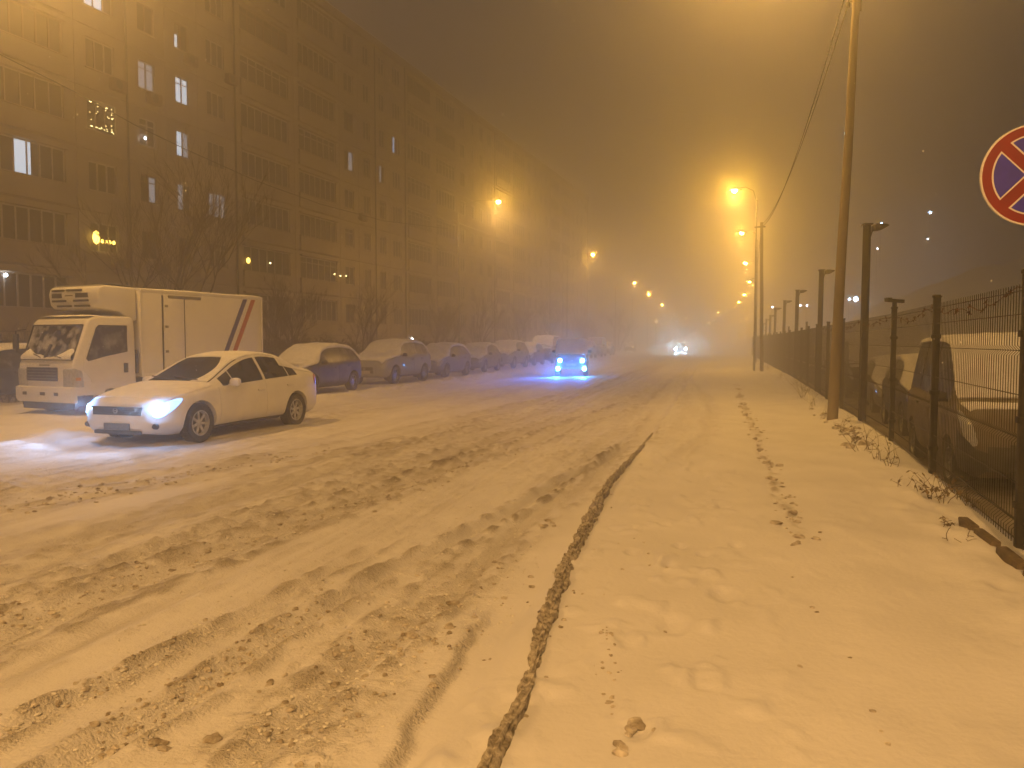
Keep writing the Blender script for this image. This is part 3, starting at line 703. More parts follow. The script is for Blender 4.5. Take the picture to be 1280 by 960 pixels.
        obj('snow_cover', B.patch(-L2+.18, rb+.02, .70, 1, .022, full=True, nx=18, nq=8, noise=.016), M['car_snow'], root, smooth=True, angle=80)
    return root

# white sedan driving on the left
h = Vector((-.322, -.947)); lf = Vector((.947, -.322))
fw = G(250, 552); c0 = Vector((fw.x, fw.y))-lf*.82-h*1.38
sedan = make_car('sedan', 'sedan', (c0.x, c0.y, -.01), RZ(*h), M['white_paint'], 'white four door sedan with lit bluish headlights driving past the refrigerated truck', snow='dust', lights='sedan', rim='rim', handle=M['white_paint'])
for sd in (1, -1):
    point_light('headlight_beam', (2.32, sd*.62, .60), 120, (.42, .62, 1), .12, sedan, spot=112, aim=(1, -.15, -.04), blend=1)
    point_light('headlight_glow', (2.22, sd*.74, .66), 14, (.2, .48, 1), .04, sedan)

# parked row along the left kerb
row = [(23.9, 'hatch', 'dark', 'dark hatchback under thick snow parked right behind the white sedan', .05),
       (30.0, 'crossover', 'silver', 'silver crossover under snow, second in the parked row beyond the truck', .06),
       (35.9, 'hatch', 'blue', 'blue hatchback under snow, third in the parked row beyond the truck', .06),
       (42.0, 'hatch', 'grey', 'grey hatchback under snow, fourth in the parked row', 0.),
       (47.8, 'crossover', 'silver', 'snow covered pale crossover, fifth in the parked row', .04),
       (53.6, 'hatch', 'dark', 'snow covered dark hatchback, sixth in the parked row beside the oncoming jeep', 0.),
       (59.2, 'van', 'grey', 'snow covered grey van parked right behind the oncoming jeep', 0.),
       (65.5, 'crossover', 'dark', 'snow covered dark crossover, eighth in the parked row past the jeep', .03),
       (71.5, 'hatch', 'silver', 'snow covered silver hatchback, ninth in the parked row past the jeep', 0.),
       (78, 'crossover', 'grey', 'snow covered grey crossover fading in haze, tenth in the parked row', 0.),
       (85, 'van', 'silver', 'snow covered pale van fading in haze, last but one of the parked row', 0.),
       (93, 'hatch', 'dark', 'farthest snow covered dark hatchback of the parked row, almost lost in haze', 0.)]
for (d, kd, pc, lb, an_) in row:
    a = TH+an_; hh = Vector((-math.sin(a), -math.cos(a))); ll = Vector((math.cos(a), -math.sin(a)))
    fwp = Vector((.255*d-12.05, d)); s_ = BODY[kd]
    cc = fwp-ll*.84-hh*s_['wb'][0]
    make_car('parked_car', kd, (cc.x, cc.y, .01), RZ(*hh), PAINTS[pc], lb, 'car', 'snow covered cars parked in a row along the left kerb', rim='rim_dark', frosted=True)
# car cut by the left edge
p = P(-42, 500, 20.5); make_car('parked_car', 'hatch', (p.x-.2, p.y+1.5, 0), RZ(-.42, -.9), PAINTS['black'], 'black parked car cut off by the left picture edge beside the truck cab', 'car', rim='rim_dark', frosted=True)

# oncoming jeep with four blue lamps
pj = P(716, 470, 37); hj = Vector((-.10, -.995))
jeep = make_car('jeep', 'jeep', (pj.x+.1, pj.y+1.8, 0), RZ(*hj), PAINTS['grey'], 'small boxy off road car coming towards us with four glaring blue lamps', 'car', snow='full', rim='rim_dark')
hl = MB()
for sd in (1, -1):
    for (yy, zz, rr_) in ((.52, .74, .085), (.61, .36, .085)):
        q = MB(); q.lathe([(0.001, .03), (rr_*.7, .024), (rr_, 0), (rr_*1.1, -.03)], n=20); q.v = [(1.84+v[1], sd*yy+v[0], zz+v[2]) for v in q.v]
        obj('headlight', q, M['blueglow'], jeep, smooth=True)
        point_light('lamp_beam', (1.95, sd*yy, zz), 1000, (.02, .16, 1), .06, jeep, spot=64, aim=(1, -.36, -.46), blend=.8)
        point_light('lamp_glow', (1.96, sd*yy, zz), 38, (.008, .14, 1), .08, jeep)

# far oncoming car
pf = P(855.5, 440, 108); far = make_car('oncoming_car', 'sedan', (pf.x, pf.y+2.25, 0), RZ(-.211, -.977), PAINTS['grey'], 'distant car approaching down the road with a pair of white headlights', 'car', snow='none', lights='far')
for sd in (1, -1):
    q = MB(); q.lathe([(0.001, .03), (.08, .02), (.11, -.01)], n=16); q.v = [(2.27+v[1], sd*.66+v[0], .66+v[2]) for v in q.v]; obj('headlight', q, M['headlight_far'], far, smooth=True)
    point_light('headlight_beam', (2.42, sd*.66, .66), 330, (.40, .68, 1), .10, far, spot=80, aim=(1, 0, -.02), blend=1)
    point_light('headlight_glow', (2.42, sd*.66, .66), 60, (.36, .66, 1), .12, far)
# second far vehicle, one lamp visible
p = P(795, 434, 125); c2 = make_car('oncoming_car', 'hatch', (p.x-.6, p.y+2.2, 0), RZ(-.2, -.98), PAINTS['grey'], 'far parked car showing one tiny white lamp at the end of the row', 'car')
q = MB(); q.lathe([(0.001, .03), (.09, .02), (.12, -.01)], n=12); q.v = [(2.1+v[1], .5+v[0], .8+v[2]) for v in q.v]; obj('headlight', q, M['warm_dot'], c2, smooth=True)

# ------------------------------------------------------------------ refrigerated truck
def make_truck():
    a = math.radians(26); hx, hy = -math.sin(a), -math.cos(a)
    T = empty('refrigerated_truck', (0, 0, 0), RZ(hx, hy), 'white refrigerated box truck with blue and red slanted stripes, snow on its windscreen', 'truck')
    corner = Vector((P(92, 500, 17.2).x, 17.2)); hv = Vector((hx, hy)); lv = Vector((-hy, hx))
    c = corner-lv*.93-hv*2.72; T.location = (c.x, c.y, 0)
    # local: front at x=+2.75, rear -2.75, left side y=+.95 faces the road
    W = .93
    # cab
    prof = [(2.70, .42), (2.72, .55), (2.72, 1.12), (2.66, 1.22), (2.36, 2.03), (2.27, 2.13), (2.1, 2.18), (1.25, 2.20), (1.16, 2.14), (1.14, 1.9), (1.12, .55), (1.9, .55), (1.98, .42)]
    cab = MB(); cab.prism(prof, -W, W); obj('cab', cab, M['truck_white'], T, bevel=.05, angle=50)
    sl = Vector((2.36-2.66, 0, 2.03-1.22)); sl.normalize(); nn = Vector((sl.z, 0, -sl.x))
    g = MB()
    b0 = Vector((2.655, 0, 1.24))+nn*.008; t0 = Vector((2.385, 0, 1.965))+nn*.008
    rows = []
    for i in range(9):
        pz = b0.lerp(t0, i/8); rows.append([(pz.x-.0-abs(j/8-.5)**6*4*.06, -.82+1.64*j/8, pz.z) for j in range(9)])
    g.grid(rows); rb_ = [[(x-.03, y, z) for x, y, z in r_] for r_ in rows]
    g.grid([rows[0], rb_[0]]); g.grid([rows[-1], rb_[-1]]); g.grid([[r_[0] for r_ in rows], [r_[0] for r_ in rb_]]); g.grid([[r_[-1] for r_ in rows], [r_[-1] for r_ in rb_]])
    ws = obj('windscreen', g, M['frost_glass'], T, smooth=True)
    # rubber surround
    s_ = MB(); 
    for y in (-.85, .85): s_.tube([b0+Vector((.0, y, -.02)), t0+Vector((0, y, .02))], .018, 6)
    s_.tube([t0+Vector((0, -.85, .02)), t0+Vector((0, .85, .02))], .018, 6); s_.tube([b0+Vector((0, -.85, -.02)), b0+Vector((0, .85, -.02))], .018, 6)
    obj('windscreen_seal', s_, M['plastic'], T, smooth=True)
    # snow piled at the bottom of the screen and on the ledge
    sn = MB(); rows = []
    for i in range(41):
        y = -.86+1.72*i/40; r_ = []
        hgt = .05+.16*max(0, fbm(np.array([y*3.1+5]), np.array([.3]), 3)[0]+.38)+.12*math.exp(-((abs(y)-.72)/.16)**2)
        for k in range(7):
            f = k/6; pz = b0.lerp(t0, -.03+(hgt/.77)*f); off = .055*math.sin(PI*min(1, f*.9+.12))*(1-.3*f); r_.append((pz.x+nn.x*off+.02*(1-f), y, pz.z+nn.z*off))
        r_[-1] = (r_[-1][0]-.03, y, r_[-1][2])
        rows.append(r_)
    sn.grid(rows); obj('snow_patch', sn, M['car_snow'], T, smooth=True, angle=80)
    # side window, door
    for sd in (1, -1):
        dpoly = [(1.28, .72), (1.28, 2.05), (2.14, 2.05), (2.20, 1.98), (2.47, 1.25), (2.47, .98), (2.30, .80), (2.28, .72)]
        d = MB(); d.prism(dpoly, sd*W, sd*(W+.014)); do = obj('door', d, M['truck_white'], T, bevel=.006)
        wpoly = [(1.38, 1.40), (1.38, 1.98), (2.09, 1.98), (2.15, 1.92), (2.40, 1.24), (2.36, 1.20), (1.95, 1.30)]
        d = MB(); d.prism(wpoly, sd*(W+.016), sd*(W+.026)); obj('side_window', d, M['frost_side'], do)
        sp = MB(); q_ = wpoly+[wpoly[0]]
        sp.tube([(x, sd*(W+.024), z) for x, z in q_], .013, 5); obj('window_seal', sp, M['plastic'], do)
        hnd = MB(); hnd.box((1.42, sd*(W+.028), 1.02), (.11, .02, .22)); hnd.box((1.42, sd*(W+.045), 1.02), (.03, .02, .14)); obj('door_handle', hnd, M['plastic'], do, bevel=.008)
        # corner panel behind grille
        cp = MB(); cp.prism([(2.735, .62), (2.735, 1.0), (2.70, 1.05), (2.5, .98), (2.45, .62)], sd*(W-.32), sd*(W+.008)); obj('corner_panel', cp, M['lamp_glass'], T, bevel=.02)
        # indicator
        ip = MB(); ip.box((2.60, sd*(W+.012), .80), (.12, .02, .07)); obj('indicator', ip, M['orangelens'], T, bevel=.008)
        # mirror on arm
        mr_ = MB(); mr_.tube([(2.52, sd*W, 1.9), (2.66, sd*(W+.16), 1.86), (2.66, sd*(W+.16), 1.38), (2.55, sd*W, 1.25)], .012, 6); mr_.box((2.66, sd*(W+.17), 1.62), (.05, .16, .34)); obj('mirror', mr_, M['plastic'], T) if sd < 0 else None
    # grille, bumper
    g = MB(); g.box((2.725, -.10, .90), (.03, 1.05, .30)); go = obj('grille', g, M['plastic'], T, bevel=.01)
    for k in range(4):
        b_ = MB(); b_.box((2.748, -.10, .80+.065*k), (.02, 1.03, .018)); obj('grille_bar', b_, M['galv'], go)
    nb_ = MB(); nb_.box((2.733, 0, 1.10), (.012, .34, .03)); obj('name_badge', nb_, M['galv'], T)
    bm_ = MB(); bm_.prism([(2.62, .27), (2.76, .28), (2.80, .36), (2.80, .62), (2.66, .64)], -.96, .96); bo_ = obj('bumper', bm_, M['truck_white'], T, bevel=.03)
    for y in (-.62, .0, .46):
        x_ = MB(); x_.box((2.794, y, .47), (.02, .15 if y else .18, .075)); obj('bumper_slot', x_, M['plastic'], bo_, bevel=.008)
    vl = MB(); vl.box((2.62, 0, .20), (.10, 1.75, .16)); vl.box((2.45, .86, .36), (.45, .08, .34)); vl.box((2.45, -.86, .36), (.45, .08, .34)); obj('underbumper_shade', vl, M['plastic'], T)  # added dark boxes standing in for the shadow under the bumper
    wpr = MB()
    for y0, y1, zz in ((.55, .05, .05), (-.15, -.45, .05)):
        pa = b0+nn*.05+Vector((0, y0, 0)); pb = b0.lerp(t0, .12)+nn*.05+Vector((0, y1, 0)); wpr.tube([pa, pb], .014, 6)
    pa = b0+nn*.05+Vector((0, -.02, 0)); pb = b0.lerp(t0, .42)+nn*.035+Vector((0, .03, 0)); wpr.tube([pa, pb], .030, 6)
    obj('wiper', wpr, M['plastic'], T)
    # snow on cab roof
    rf_ = [[(2.26-1.12*i/20, -.88+1.76*j/14, 2.185+.045*(1-abs(j/7-1)**4)*(1-abs(i/10-1)**6)+.012*float(fbm(np.array([i*.4]), np.array([j*.5]), 3)[0])) for j in range(15)] for i in range(21)]
    o_ = MB(); o_.grid(rf_); obj('snow_cover', o_, M['car_snow'], T, smooth=True, angle=80)
    # chassis
    ch = MB()
    for y in (-.38, .38): ch.box((-.2, y, .62), (5.1, .08, .18))
    for x in (-2.2, -1, .3, 1.3): ch.box((x, 0, .62), (.08, .76, .14))
    ch.box((.35, .62, .5), (.8, .35, .32)); obj('chassis', ch, M['plastic'], T)
    # box body
    H0, H1, XF, XR = .80, 2.84, 1.00, -2.95
    bx = MB(); bx.span((XR, -.96, H0), (XF, .96, H1)); box = obj('cargo_box', bx, M['truck_box'], T, bevel=.03)
    for (a_, b_) in [((XR-.012, .945, H1-.06), (XF+.012, .985, H1+.015)), ((XR-.012, .945, H0-.015), (XF+.012, .985, H0+.07)), ((XR-.015, .94, H0+.07), (XR+.05, .98, H1-.06)), ((XF-.05, .94, H0+.07), (XF+.015, .98, H1-.06))]:
        e_ = MB(); e_.span(a_, b_); obj('edge_rail', e_, M['truck_white'], box, bevel=.008)
    e_ = MB(); e_.span((-.25, .962, H0+.16), (.36, .985, H1-.14)); dr = obj('side_door', e_, M['truck_box'], T, bevel=.008)
    e_ = MB()
    e_.span((-.285, .962, H0+.1), (-.258, .974, H1-.10)); e_.span((.366, .962, H0+.1), (.398, .974, H1-.10)); obj('door_gap', e_, M['plastic'], dr)
    e_ = MB(); e_.span((-.78, .962, H1-.17), (.22, .996, H1-.10)); obj('slide_rail', e_, M['galv'], dr, bevel=.006)
    for z in (1.35, 1.95, 2.45):
        e_ = MB(); e_.span((.24, .985, z), (.33, 1.0, z+.06)); obj('hinge', e_, M['galv'], dr, bevel=.005)
    for k, mm_ in ((0, 'stripe_blue'), (.30, 'stripe_red')):
        e_ = MB(); x0 = -2.33-k; tx, bxx = x0, x0+.95
        e_.prism([(tx-.075, H1-.075), (tx+.075, H1-.075), (bxx+.075, H0+.08), (bxx-.075, H0+.08)], .962, .966)
        obj('stripe', e_, M[mm_], box)
    # snow on the box roof
    rf_ = [[(XF-3.95*i/40, -.955+1.91*j/14, H1+.018+.05*(1-abs(j/7-1)**6)+.02*float(fbm(np.array([i*.3]), np.array([j*.3]), 3)[0])) for j in range(15)] for i in range(41)]
    o_ = MB(); o_.grid(rf_); rim_ = [[(x, y, H1-.01) for (x, y, z) in rf_[k]] for k in (0, -1)]
    o_.grid([[r_[-1] for r_ in rf_], [(r_[-1][0], r_[-1][1], H1-.01) for r_ in rf_]]); o_.grid([rf_[0], rim_[0]]); o_.grid([rf_[-1], rim_[1]])
    obj('snow_cover', o_, M['car_snow'], T, smooth=True, angle=60)
    # refrigeration unit over the cab
    u_ = MB(); u_.prism([(1.02, 2.10), (1.02, 2.88), (1.85, 2.90), (1.98, 2.84), (2.02, 2.70), (1.98, 2.45), (1.88, 2.36), (1.45, 2.30), (1.2, 2.10)], -.86, .86); un = obj('cooling_unit', u_, M['truck_box'], T, bevel=.045, angle=50)
    for (y0, y1, z) in [(-.72, -.30, 2.79), (-.22, .30, 2.79), (-.72, -.38, 2.67), (.10, .52, 2.67), (-.72, -.25, 2.55), (.02, .52, 2.55), (-.55, -.1, 2.43), (.05, .52, 2.43)]:
        v_ = MB(); zz = .05 if abs(z-2.67) < .01 else .022; v_.span((1.96, y0, z-zz), (2.032, y1, z+zz)); obj('vent', v_, M['plastic'], un, bevel=.006)
    n_ = MB(); n_.span((2.0, -.26, 2.655), (2.025, .0, 2.685)); obj('name_badge', n_, M['galv'], un)
    s_ = MB(); s_.grid([[(1.9-.85*i/10, -.83+1.66*j/10, 2.905+.025*math.sin(PI*i/10)**.5) for j in range(11)] for i in range(11)]); obj('snow_cover', s_, M['car_snow'], un, smooth=True, angle=80)
    # exhaust/snorkel behind cab
    k_ = MB(); k_.box((1.07, .83, 1.15), (.06, .16, .55)); obj('intake_duct', k_, M['plastic'], T, bevel=.02)
    ty, rm, ds = wheel_meshes(.36, .2, M['rim_dark'], 6)
    for x, y in ((2.0, .80), (2.0, -.80), (-1.55, .82), (-1.55, -.82), (-1.55, .56), (-1.55, -.56)):
        wh = link('wheel', ty, T, (x, y, .36), (0, random.random(), 0 if y > 0 else PI)); link('rim', rm, wh)
    for y in (.88, -.88):   # arches
        ar = MB(); pts_ = [(2.0+.46*math.cos(t), y, .38+.46*math.sin(t)) for t in np.linspace(0, PI, 15)]
        ar.tube(pts_, .045, 6); obj('wheel_arch', ar, M['plastic'], T, smooth=True)
    return T
make_truck()

# ------------------------------------------------------------------ apartment block
BD = Vector((.322, .947)); BZ = -.75
bld = empty('apartment_building', (.34*32-32.1, 32, BZ), RZ(*BD), 'long nine storey concrete panel apartment block with a few lit windows along the left side', 'building')
FH = 2.8
def panel_mesh(w_, x0, x1, z0, z1, loggia):
    key = ('panel', round(w_, 2), round(x0, 2), round(x1, 2), loggia)
    if key in CACHE: return CACHE[key]
    g = .018; mb = MB(); d = .28
    mb.span((g, 0, g), (x0, d, FH-g)); mb.span((x1, 0, g), (w_-g, d, FH-g)); mb.span((x0, 0, g), (x1, d, z0)); mb.span((x0, 0, z1), (x1, d, FH-g))
    if loggia:
        mb.span((x0-.12, -.16, .05), (x1+.12, -.002, .17)); mb.span((x0-.08, -.12, .17), (x1+.08, -.003, z0-.02)); mb.span((x0-.12, -.17, z0-.02), (x1+.12, -.002, z0+.03)); mb.span((x0-.1, -.20, z1), (x1+.1, -.002, z1+.09))
    else:
        mb.span((x0-.06, -.07, z0-.05), (x1+.06, -.002, z0-.005))
    CACHE[key] = mb.mesh('wall_panel', M['concrete']); return CACHE[key]
def frame_mesh(wd, hh, np_, var):
    key = ('frame', round(wd, 2), hh, np_, var)
    if key in CACHE: return CACHE[key]
    mb = MB(); t = .07 if var != 2 else .05; y0, y1 = .07, .15
    mb.span((0, y0, 0), (t, y1, hh)); mb.span((wd-t, y0, 0), (wd, y1, hh)); mb.span((t, y0, 0), (wd-t, y1, t)); mb.span((t, y0, hh-t), (wd-t, y1, hh))
    pw = wd/np_
    for k in range(1, np_): mb.span((k*pw-t*.6, y0-.003, t), (k*pw+t*.6, y1+.003, hh-t))
    if var == 1: mb.span((t, y0+.004, hh*.72), (wd-t, y1-.004, hh*.72+.05))
    CACHE[key] = mb.mesh('window', M['frame_white']); return CACHE[key]
def pane_mesh(a, b_, hh):
    key = ('pane', round(b_-a, 3), hh)
    if key not in CACHE:
        mb = MB(); mb.span((0, .105, .05), (b_-a, .12, hh-.05)); CACHE[key] = mb.mesh('pane', M['pane'])
    return CACHE[key]
SEC1 = [('L', -9.0, 6.8, .5, 6.2, 9), ('W', -2.2, 6.95, .75, 6.35, 9), ('A', 4.75, 3.0, .65, 2.3, 3), ('B', 7.75, 2.6, .8, 1.9, 2), ('C', 10.35, 2.4, .75, 1.75, 2), ('D', 12.75, 3.05, .75, 2.25, 3)]
SEC2 = [('E', 0.05, 5.9, .55, 5.3, 7), ('F', 5.95, 5.6, .55, 5.1, 7), ('G', 11.55, 2.7, .7, 2.0, 2), ('H', 14.25, 2.6, .8, 1.8, 2), ('I', 16.85, 2.4, .7, 1.7, 2), ('J', 19.25, 2.7, .6, 2.1, 3)]
bays = list(SEC1); s0 = 15.85
secs = [s0]
for k in range(4):
    for (nm, a, w_, x0, x1, n_) in SEC2: bays.append((nm+str(k), s0+a, w_, x0, x1, n_))
    s0 += 22.0; secs.append(s0)
LIT = {('A', 6): {0: 'lit_cold', 1: 'lit_cold'}, ('W', 3): {5: 'lit_cold', 6: 'half'}, ('B', 5): {0: 'lit_dim', 1: 'lit_dim'}, ('B', 3): {1: 'lit_dim'}, ('C', 6): {0: 'half2'},
       ('C', 5): {0: 'lit_cold', 1: 'lit_cold'}, ('C', 4): {0: 'lit_cold', 1: 'lit_dim'}, ('C', 3): {0: 'lit_dim'}, ('D', 3): {0: 'lit_dim', 1: 'lit_dim2', 2: 'lit_dim2'}, ('G0', 5): {1: 'lit_dim'}, ('J0', 6): {0: 'lit_blue'}, ('I0', 5): {0: 'lit_dim'}}
M['lit_dim2'] = M['lit_dim']
HL = 1.5; HW = 1.38
for (nm, s_, w_, x0, x1, n_) in bays:
    lg = n_ >= 6
    nearby = s_ < 20
    for r_ in range(9):
        if nm in 'L' and len(nm) == 1 and r_ > 6: continue
        hh = HL if lg else HW; z0 = .98 if lg else .95; zf = FH*r_
        pnl = link('wall_panel', panel_mesh(w_, x0, x1, z0, z0+hh, lg), bld, (s_, 0, zf))
        rn = random.random(); var = 1 if rn < .25 else (2 if rn < .45 else 0)
        npn = n_ if not lg else (n_ if rn > .4 else n_-1)
        if nm == 'W' and r_ == 3: npn = 9
        fm = frame_mesh(x1-x0-.004, hh-.004, npn, var)
        fo = link('window', fm, bld, (s_+x0+.002, 0, zf+z0+.002))
        if random.random() < .22: setmat(fo, M['frame_brown'])
        lit = LIT.get((nm, r_), {})
        pw = (x1-x0)/npn
        if nearby or lit:
            for k in range(npn):
                po = link('pane', pane_mesh(0, pw-.08, hh), fo, (k*pw+.04, 0, 0))
                if k in lit:
                    v_ = lit[k]
                    if v_ == 'half': setmat(po, M['lit_cold']); po.scale.x = .3
                    elif v_ == 'half2': setmat(po, M['lit_cold']); po.scale = (.6, 1, .55)
                    else: setmat(po, M[v_])
                    fo['label'] = 'lit window'
        else:
            link('pane', pane_mesh(0, x1-x0-.02, hh), fo, (.01, 0, 0))
total = s0
bk = MB(); bk.span((-9, .286, -.6), (total, 12, FH*9+.02)); obj('joint_backing', bk, M['joint'], bld)
pl = MB(); pl.span((-9, -.04, -.85), (total, .06, -.01)); obj('plinth', pl, M['concrete'], bld)
rf_ = MB(); rf_.span((-9.1, -.22, FH*9+.02), (total+.2, .4, FH*9+.55)); obj('parapet', rf_, M['concrete'], bld)
rs = MB(); rs.span((-9.1, -.2, FH*9+.55), (total+.2, 12, FH*9+.62)); obj('roof', rs, M['snow'], bld)
for x in [7.72, 15.83]+secs[1:]+[15.83+16.8]:
    p_ = MB(); p_.tube([(x, -.07, -.3), (x, -.07, FH*9)], .055, 6); obj('downpipe', p_, M['joint'], bld)
def ac(s_, z):
    a = MB(); a.span((s_, -.42, z), (s_+.8, -.12, z+.55)); o = obj('air_conditioner', a, M['frame_brown'], bld, bevel=.02)
    f_ = MB(); f_.lathe([(0.001, -.005), (.2, -.005), (.21, .012)], (s_+.32, -.435, z+.28), n=20); obj('fan', f_, M['plastic'], o)
    g = MB(); g.span((s_+.1, -.12, z+.1), (s_+.14, -.003, z+.3)); g.span((s_+.6, -.12, z+.1), (s_+.64, -.003, z+.3)); obj('bracket', g, M['plastic'], o)
for s_, r_ in ((11.6, 6), (6.6, 5), (8.9, 5), (6.4, 2), (9.2, 2), (29.9, 4), (14.9, 6)): ac(s_, FH*r_+.25 if r_ > 2 else FH*r_+.2)
# things behind the panes: fairy lights, warm lamps
def dots(name, pos, r, m_, label):
    mb = MB()
    for p in pos: mb.box(p, (r, r, r), rot=(.6, .4, .3))
    o = obj(name, mb, m_, bld); o['label'] = label; return o
zz0 = FH*4+1.0
dd = []
for k in range(26): dd.append((5.4+.15+random.choice([0, .06, .5, .85, .9, 1.25, 1.3])+random.gauss(0, .03), -.02, zz0+random.choice([random.uniform(0, 1.3), .1, 1.2])))
for k in range(20): dd.append((5.4+random.choice([.5, 1.2])+random.uniform(-.12, .3), -.02, zz0+random.choice([.15, .75, 1.2])+random.gauss(0, .06)))
dots('string_lights', dd, .022, M['fairy'], 'window outlined with tiny warm fairy lights')
dd = []
for c_ in (-.9, .65):
    for k in range(60): dd.append((c_+random.gauss(0, .09)+(.0), -.22, FH*5+.95+random.uniform(0, 1.6)))
dots('string_lights', dd, .022, M['fairy'], 'two hanging curtains of warm fairy lights on a balcony')
def bulb(s_, z, r, m_, label, sz=1.4):
    b_ = MB(); b_.lathe([(0.001, -r*sz), (r*.7, -r*.7*sz), (r, 0), (r*.7, r*.7*sz), (0.001, r*sz)], (s_, -.1, z), n=12, axis='z'); o = obj('wall_lamp', b_, m_, bld, smooth=True); o['label'] = label
zr = FH*2+1.55
bulb(5.62, zr+.05, .16, M['lit_yellow'], 'glowing yellow balcony lamp', 2.0); 
for k, x in enumerate((5.98, 6.2, 6.42, 6.65)): bulb(x, zr-.08, .07, M['lit_yellow'], 'small yellow bulb of a row', 1.4)
bulb(16.75, zr+.05, .12, M['lit_yellow'], 'yellow lamp by the section joint', 1.5)
for s_, z in ((18.9, zr+.1), (28.0, zr), (26.4, zr+.02), (27.2, zr-.05)): bulb(s_, z, .055, M['fairy'], 'small warm lamp', 1)
bulb(38.9, 2.6, .09, M['white_dot'], 'white lamp by an entrance', 1); bulb(1.0, 5.1, .07, M['white_dot'], 'white porch lamp', 1)
bulb(7.9+.9, FH*4+1.3, .05, M['white_dot'], 'small white lamp in a window', 1.5)
# porches
for s_ in (8.0, 30.5, 52.5):
    c_ = MB(); c_.span((s_, -2.2, 1.9), (s_+3.2, -.01, 2.08)); c_.span((s_+.1, -2.1, -.5), (s_+.3, -1.9, 1.9)); c_.span((s_+2.9, -2.1, -.5), (s_+3.1, -1.9, 1.9)); po = obj('porch', c_, M['concrete'], bld)
    s__ = MB(); s__.span((s_, -2.2, 2.082), (s_+3.2, -.01, 2.2)); obj('snow_cover', s__, M['snow'], po, bevel=.03)

# ------------------------------------------------------------------ bare trees
def tree_mb(seed, h, levels=5, spread=.5, r0=.14, multi=1, up=.15):
    rnd = random.Random(seed); trunk = MB(); twigs = MB()
    def grow(p, d, L, r, lv):
        n = 4 if lv < 2 else 3; pts_ = [p.copy()]; q = p.copy(); dd_ = d.copy()
        for i in range(n):
            dd_ = (dd_+Vector((rnd.gauss(0, .10), rnd.gauss(0, .10), rnd.gauss(0, .05)+up*.25))).normalized(); q = q+dd_*(L/n); pts_.append(q.copy())
        rr_ = [r*(1-.45*i/n) for i in range(n+1)]
        (trunk if lv < 1 else twigs).tube(pts_, rr_, 7 if lv < 1 else (5 if lv < 3 else 3), caps=False)
        if lv >= levels: return
        k = rnd.choice([3, 4]) if lv < 2 else rnd.choice([3, 4, 4])
        for j in range(k):
            f = rnd.uniform(.35, 1) if lv else rnd.uniform(.25, 1); i = min(n-1, int(f*n)); b_ = pts_[i].lerp(pts_[i+1], f*n-i)
            ax = Vector((rnd.gauss(0, 1), rnd.gauss(0, 1), rnd.gauss(0, .3))).normalized(); nd = (dd_+ax*spread*rnd.uniform(.7, 1.4)+Vector((0, 0, up))).normalized()
            grow(b_, nd, L*rnd.uniform(.55, .8), max(.006, r*rnd.uniform(.42, .6)), lv+1)
    for m_ in range(multi):
        d = Vector((rnd.gauss(0, .22), rnd.gauss(0, .22), 1)).normalized() if multi > 1 else Vector((0, 0, 1))
        grow(Vector((rnd.gauss(0, .1)*(multi > 1), rnd.gauss(0, .1)*(multi > 1), -.2)), d, h*.42, r0*(.65 if multi > 1 else 1), 0)
    return trunk, twigs
TREES = []
for sd, h_, mu_ in ((3, 10.0, 3), (11, 8.0, 2), (23, 6.5, 3)):
    a, b_ = tree_mb(sd, h_, 5, .5, .14, mu_); TREES.append((a.mesh('trunk', M['bark'], smooth=True, angle=60), b_.mesh('branches', M['twig'], smooth=True, angle=60)))
def tree(t, x, y, s_, rz, label, name='bare_tree'):
    o = empty(name, (x, y, ground_z(x, y) if y < 110 else -.9), rz, label, 'tree', 'bare trees in front of the apartment block'); o.scale = (s_, s_, s_)
    link('trunk', TREES[t][0], o); link('branches', TREES[t][1], o); return o
for (px, d, t, s_, rz, lb) in [(236, 31.5, 0, .97, .3, 'tall bare tree rising behind the truck box in front of the flats'),
        (372, 36, 1, .62, 1, 'low bare tree right of the truck tail, behind the dark hatchback'),
        (60, 28, 2, .55, 2, 'small bare tree above the truck cab roof'),
        (8, 27, 1, .5, 4, 'bare sapling at the left picture edge before the ground floor'),
        (330, 38, 2, .8, .5, 'bare tree just right of the truck with forked stems'),
        (455, 47, 1, .75, 3, 'bare tree behind the silver crossover'),
        (540, 60, 2, .95, 1.4, 'bare tree behind the blue hatchback'),
        (600, 75, 1, .95, 2.2, 'hazy bare tree under the nearest left street lamp'),
        (650, 90, 0, .75, 5, 'hazy bare tree above the middle of the parked row'),
        (690, 105, 1, 1.0, .9, 'hazy bare tree behind the oncoming jeep'),
        (735, 120, 2, 1.2, 3.6, 'hazy bare tree between jeep and far headlights'),
        (772, 140, 0, .9, 1.9, 'farthest hazy bare tree at the end of the parked row')]:
    p = P(px, 430, d); tree(t, p.x, p.y, s_, rz, lb)
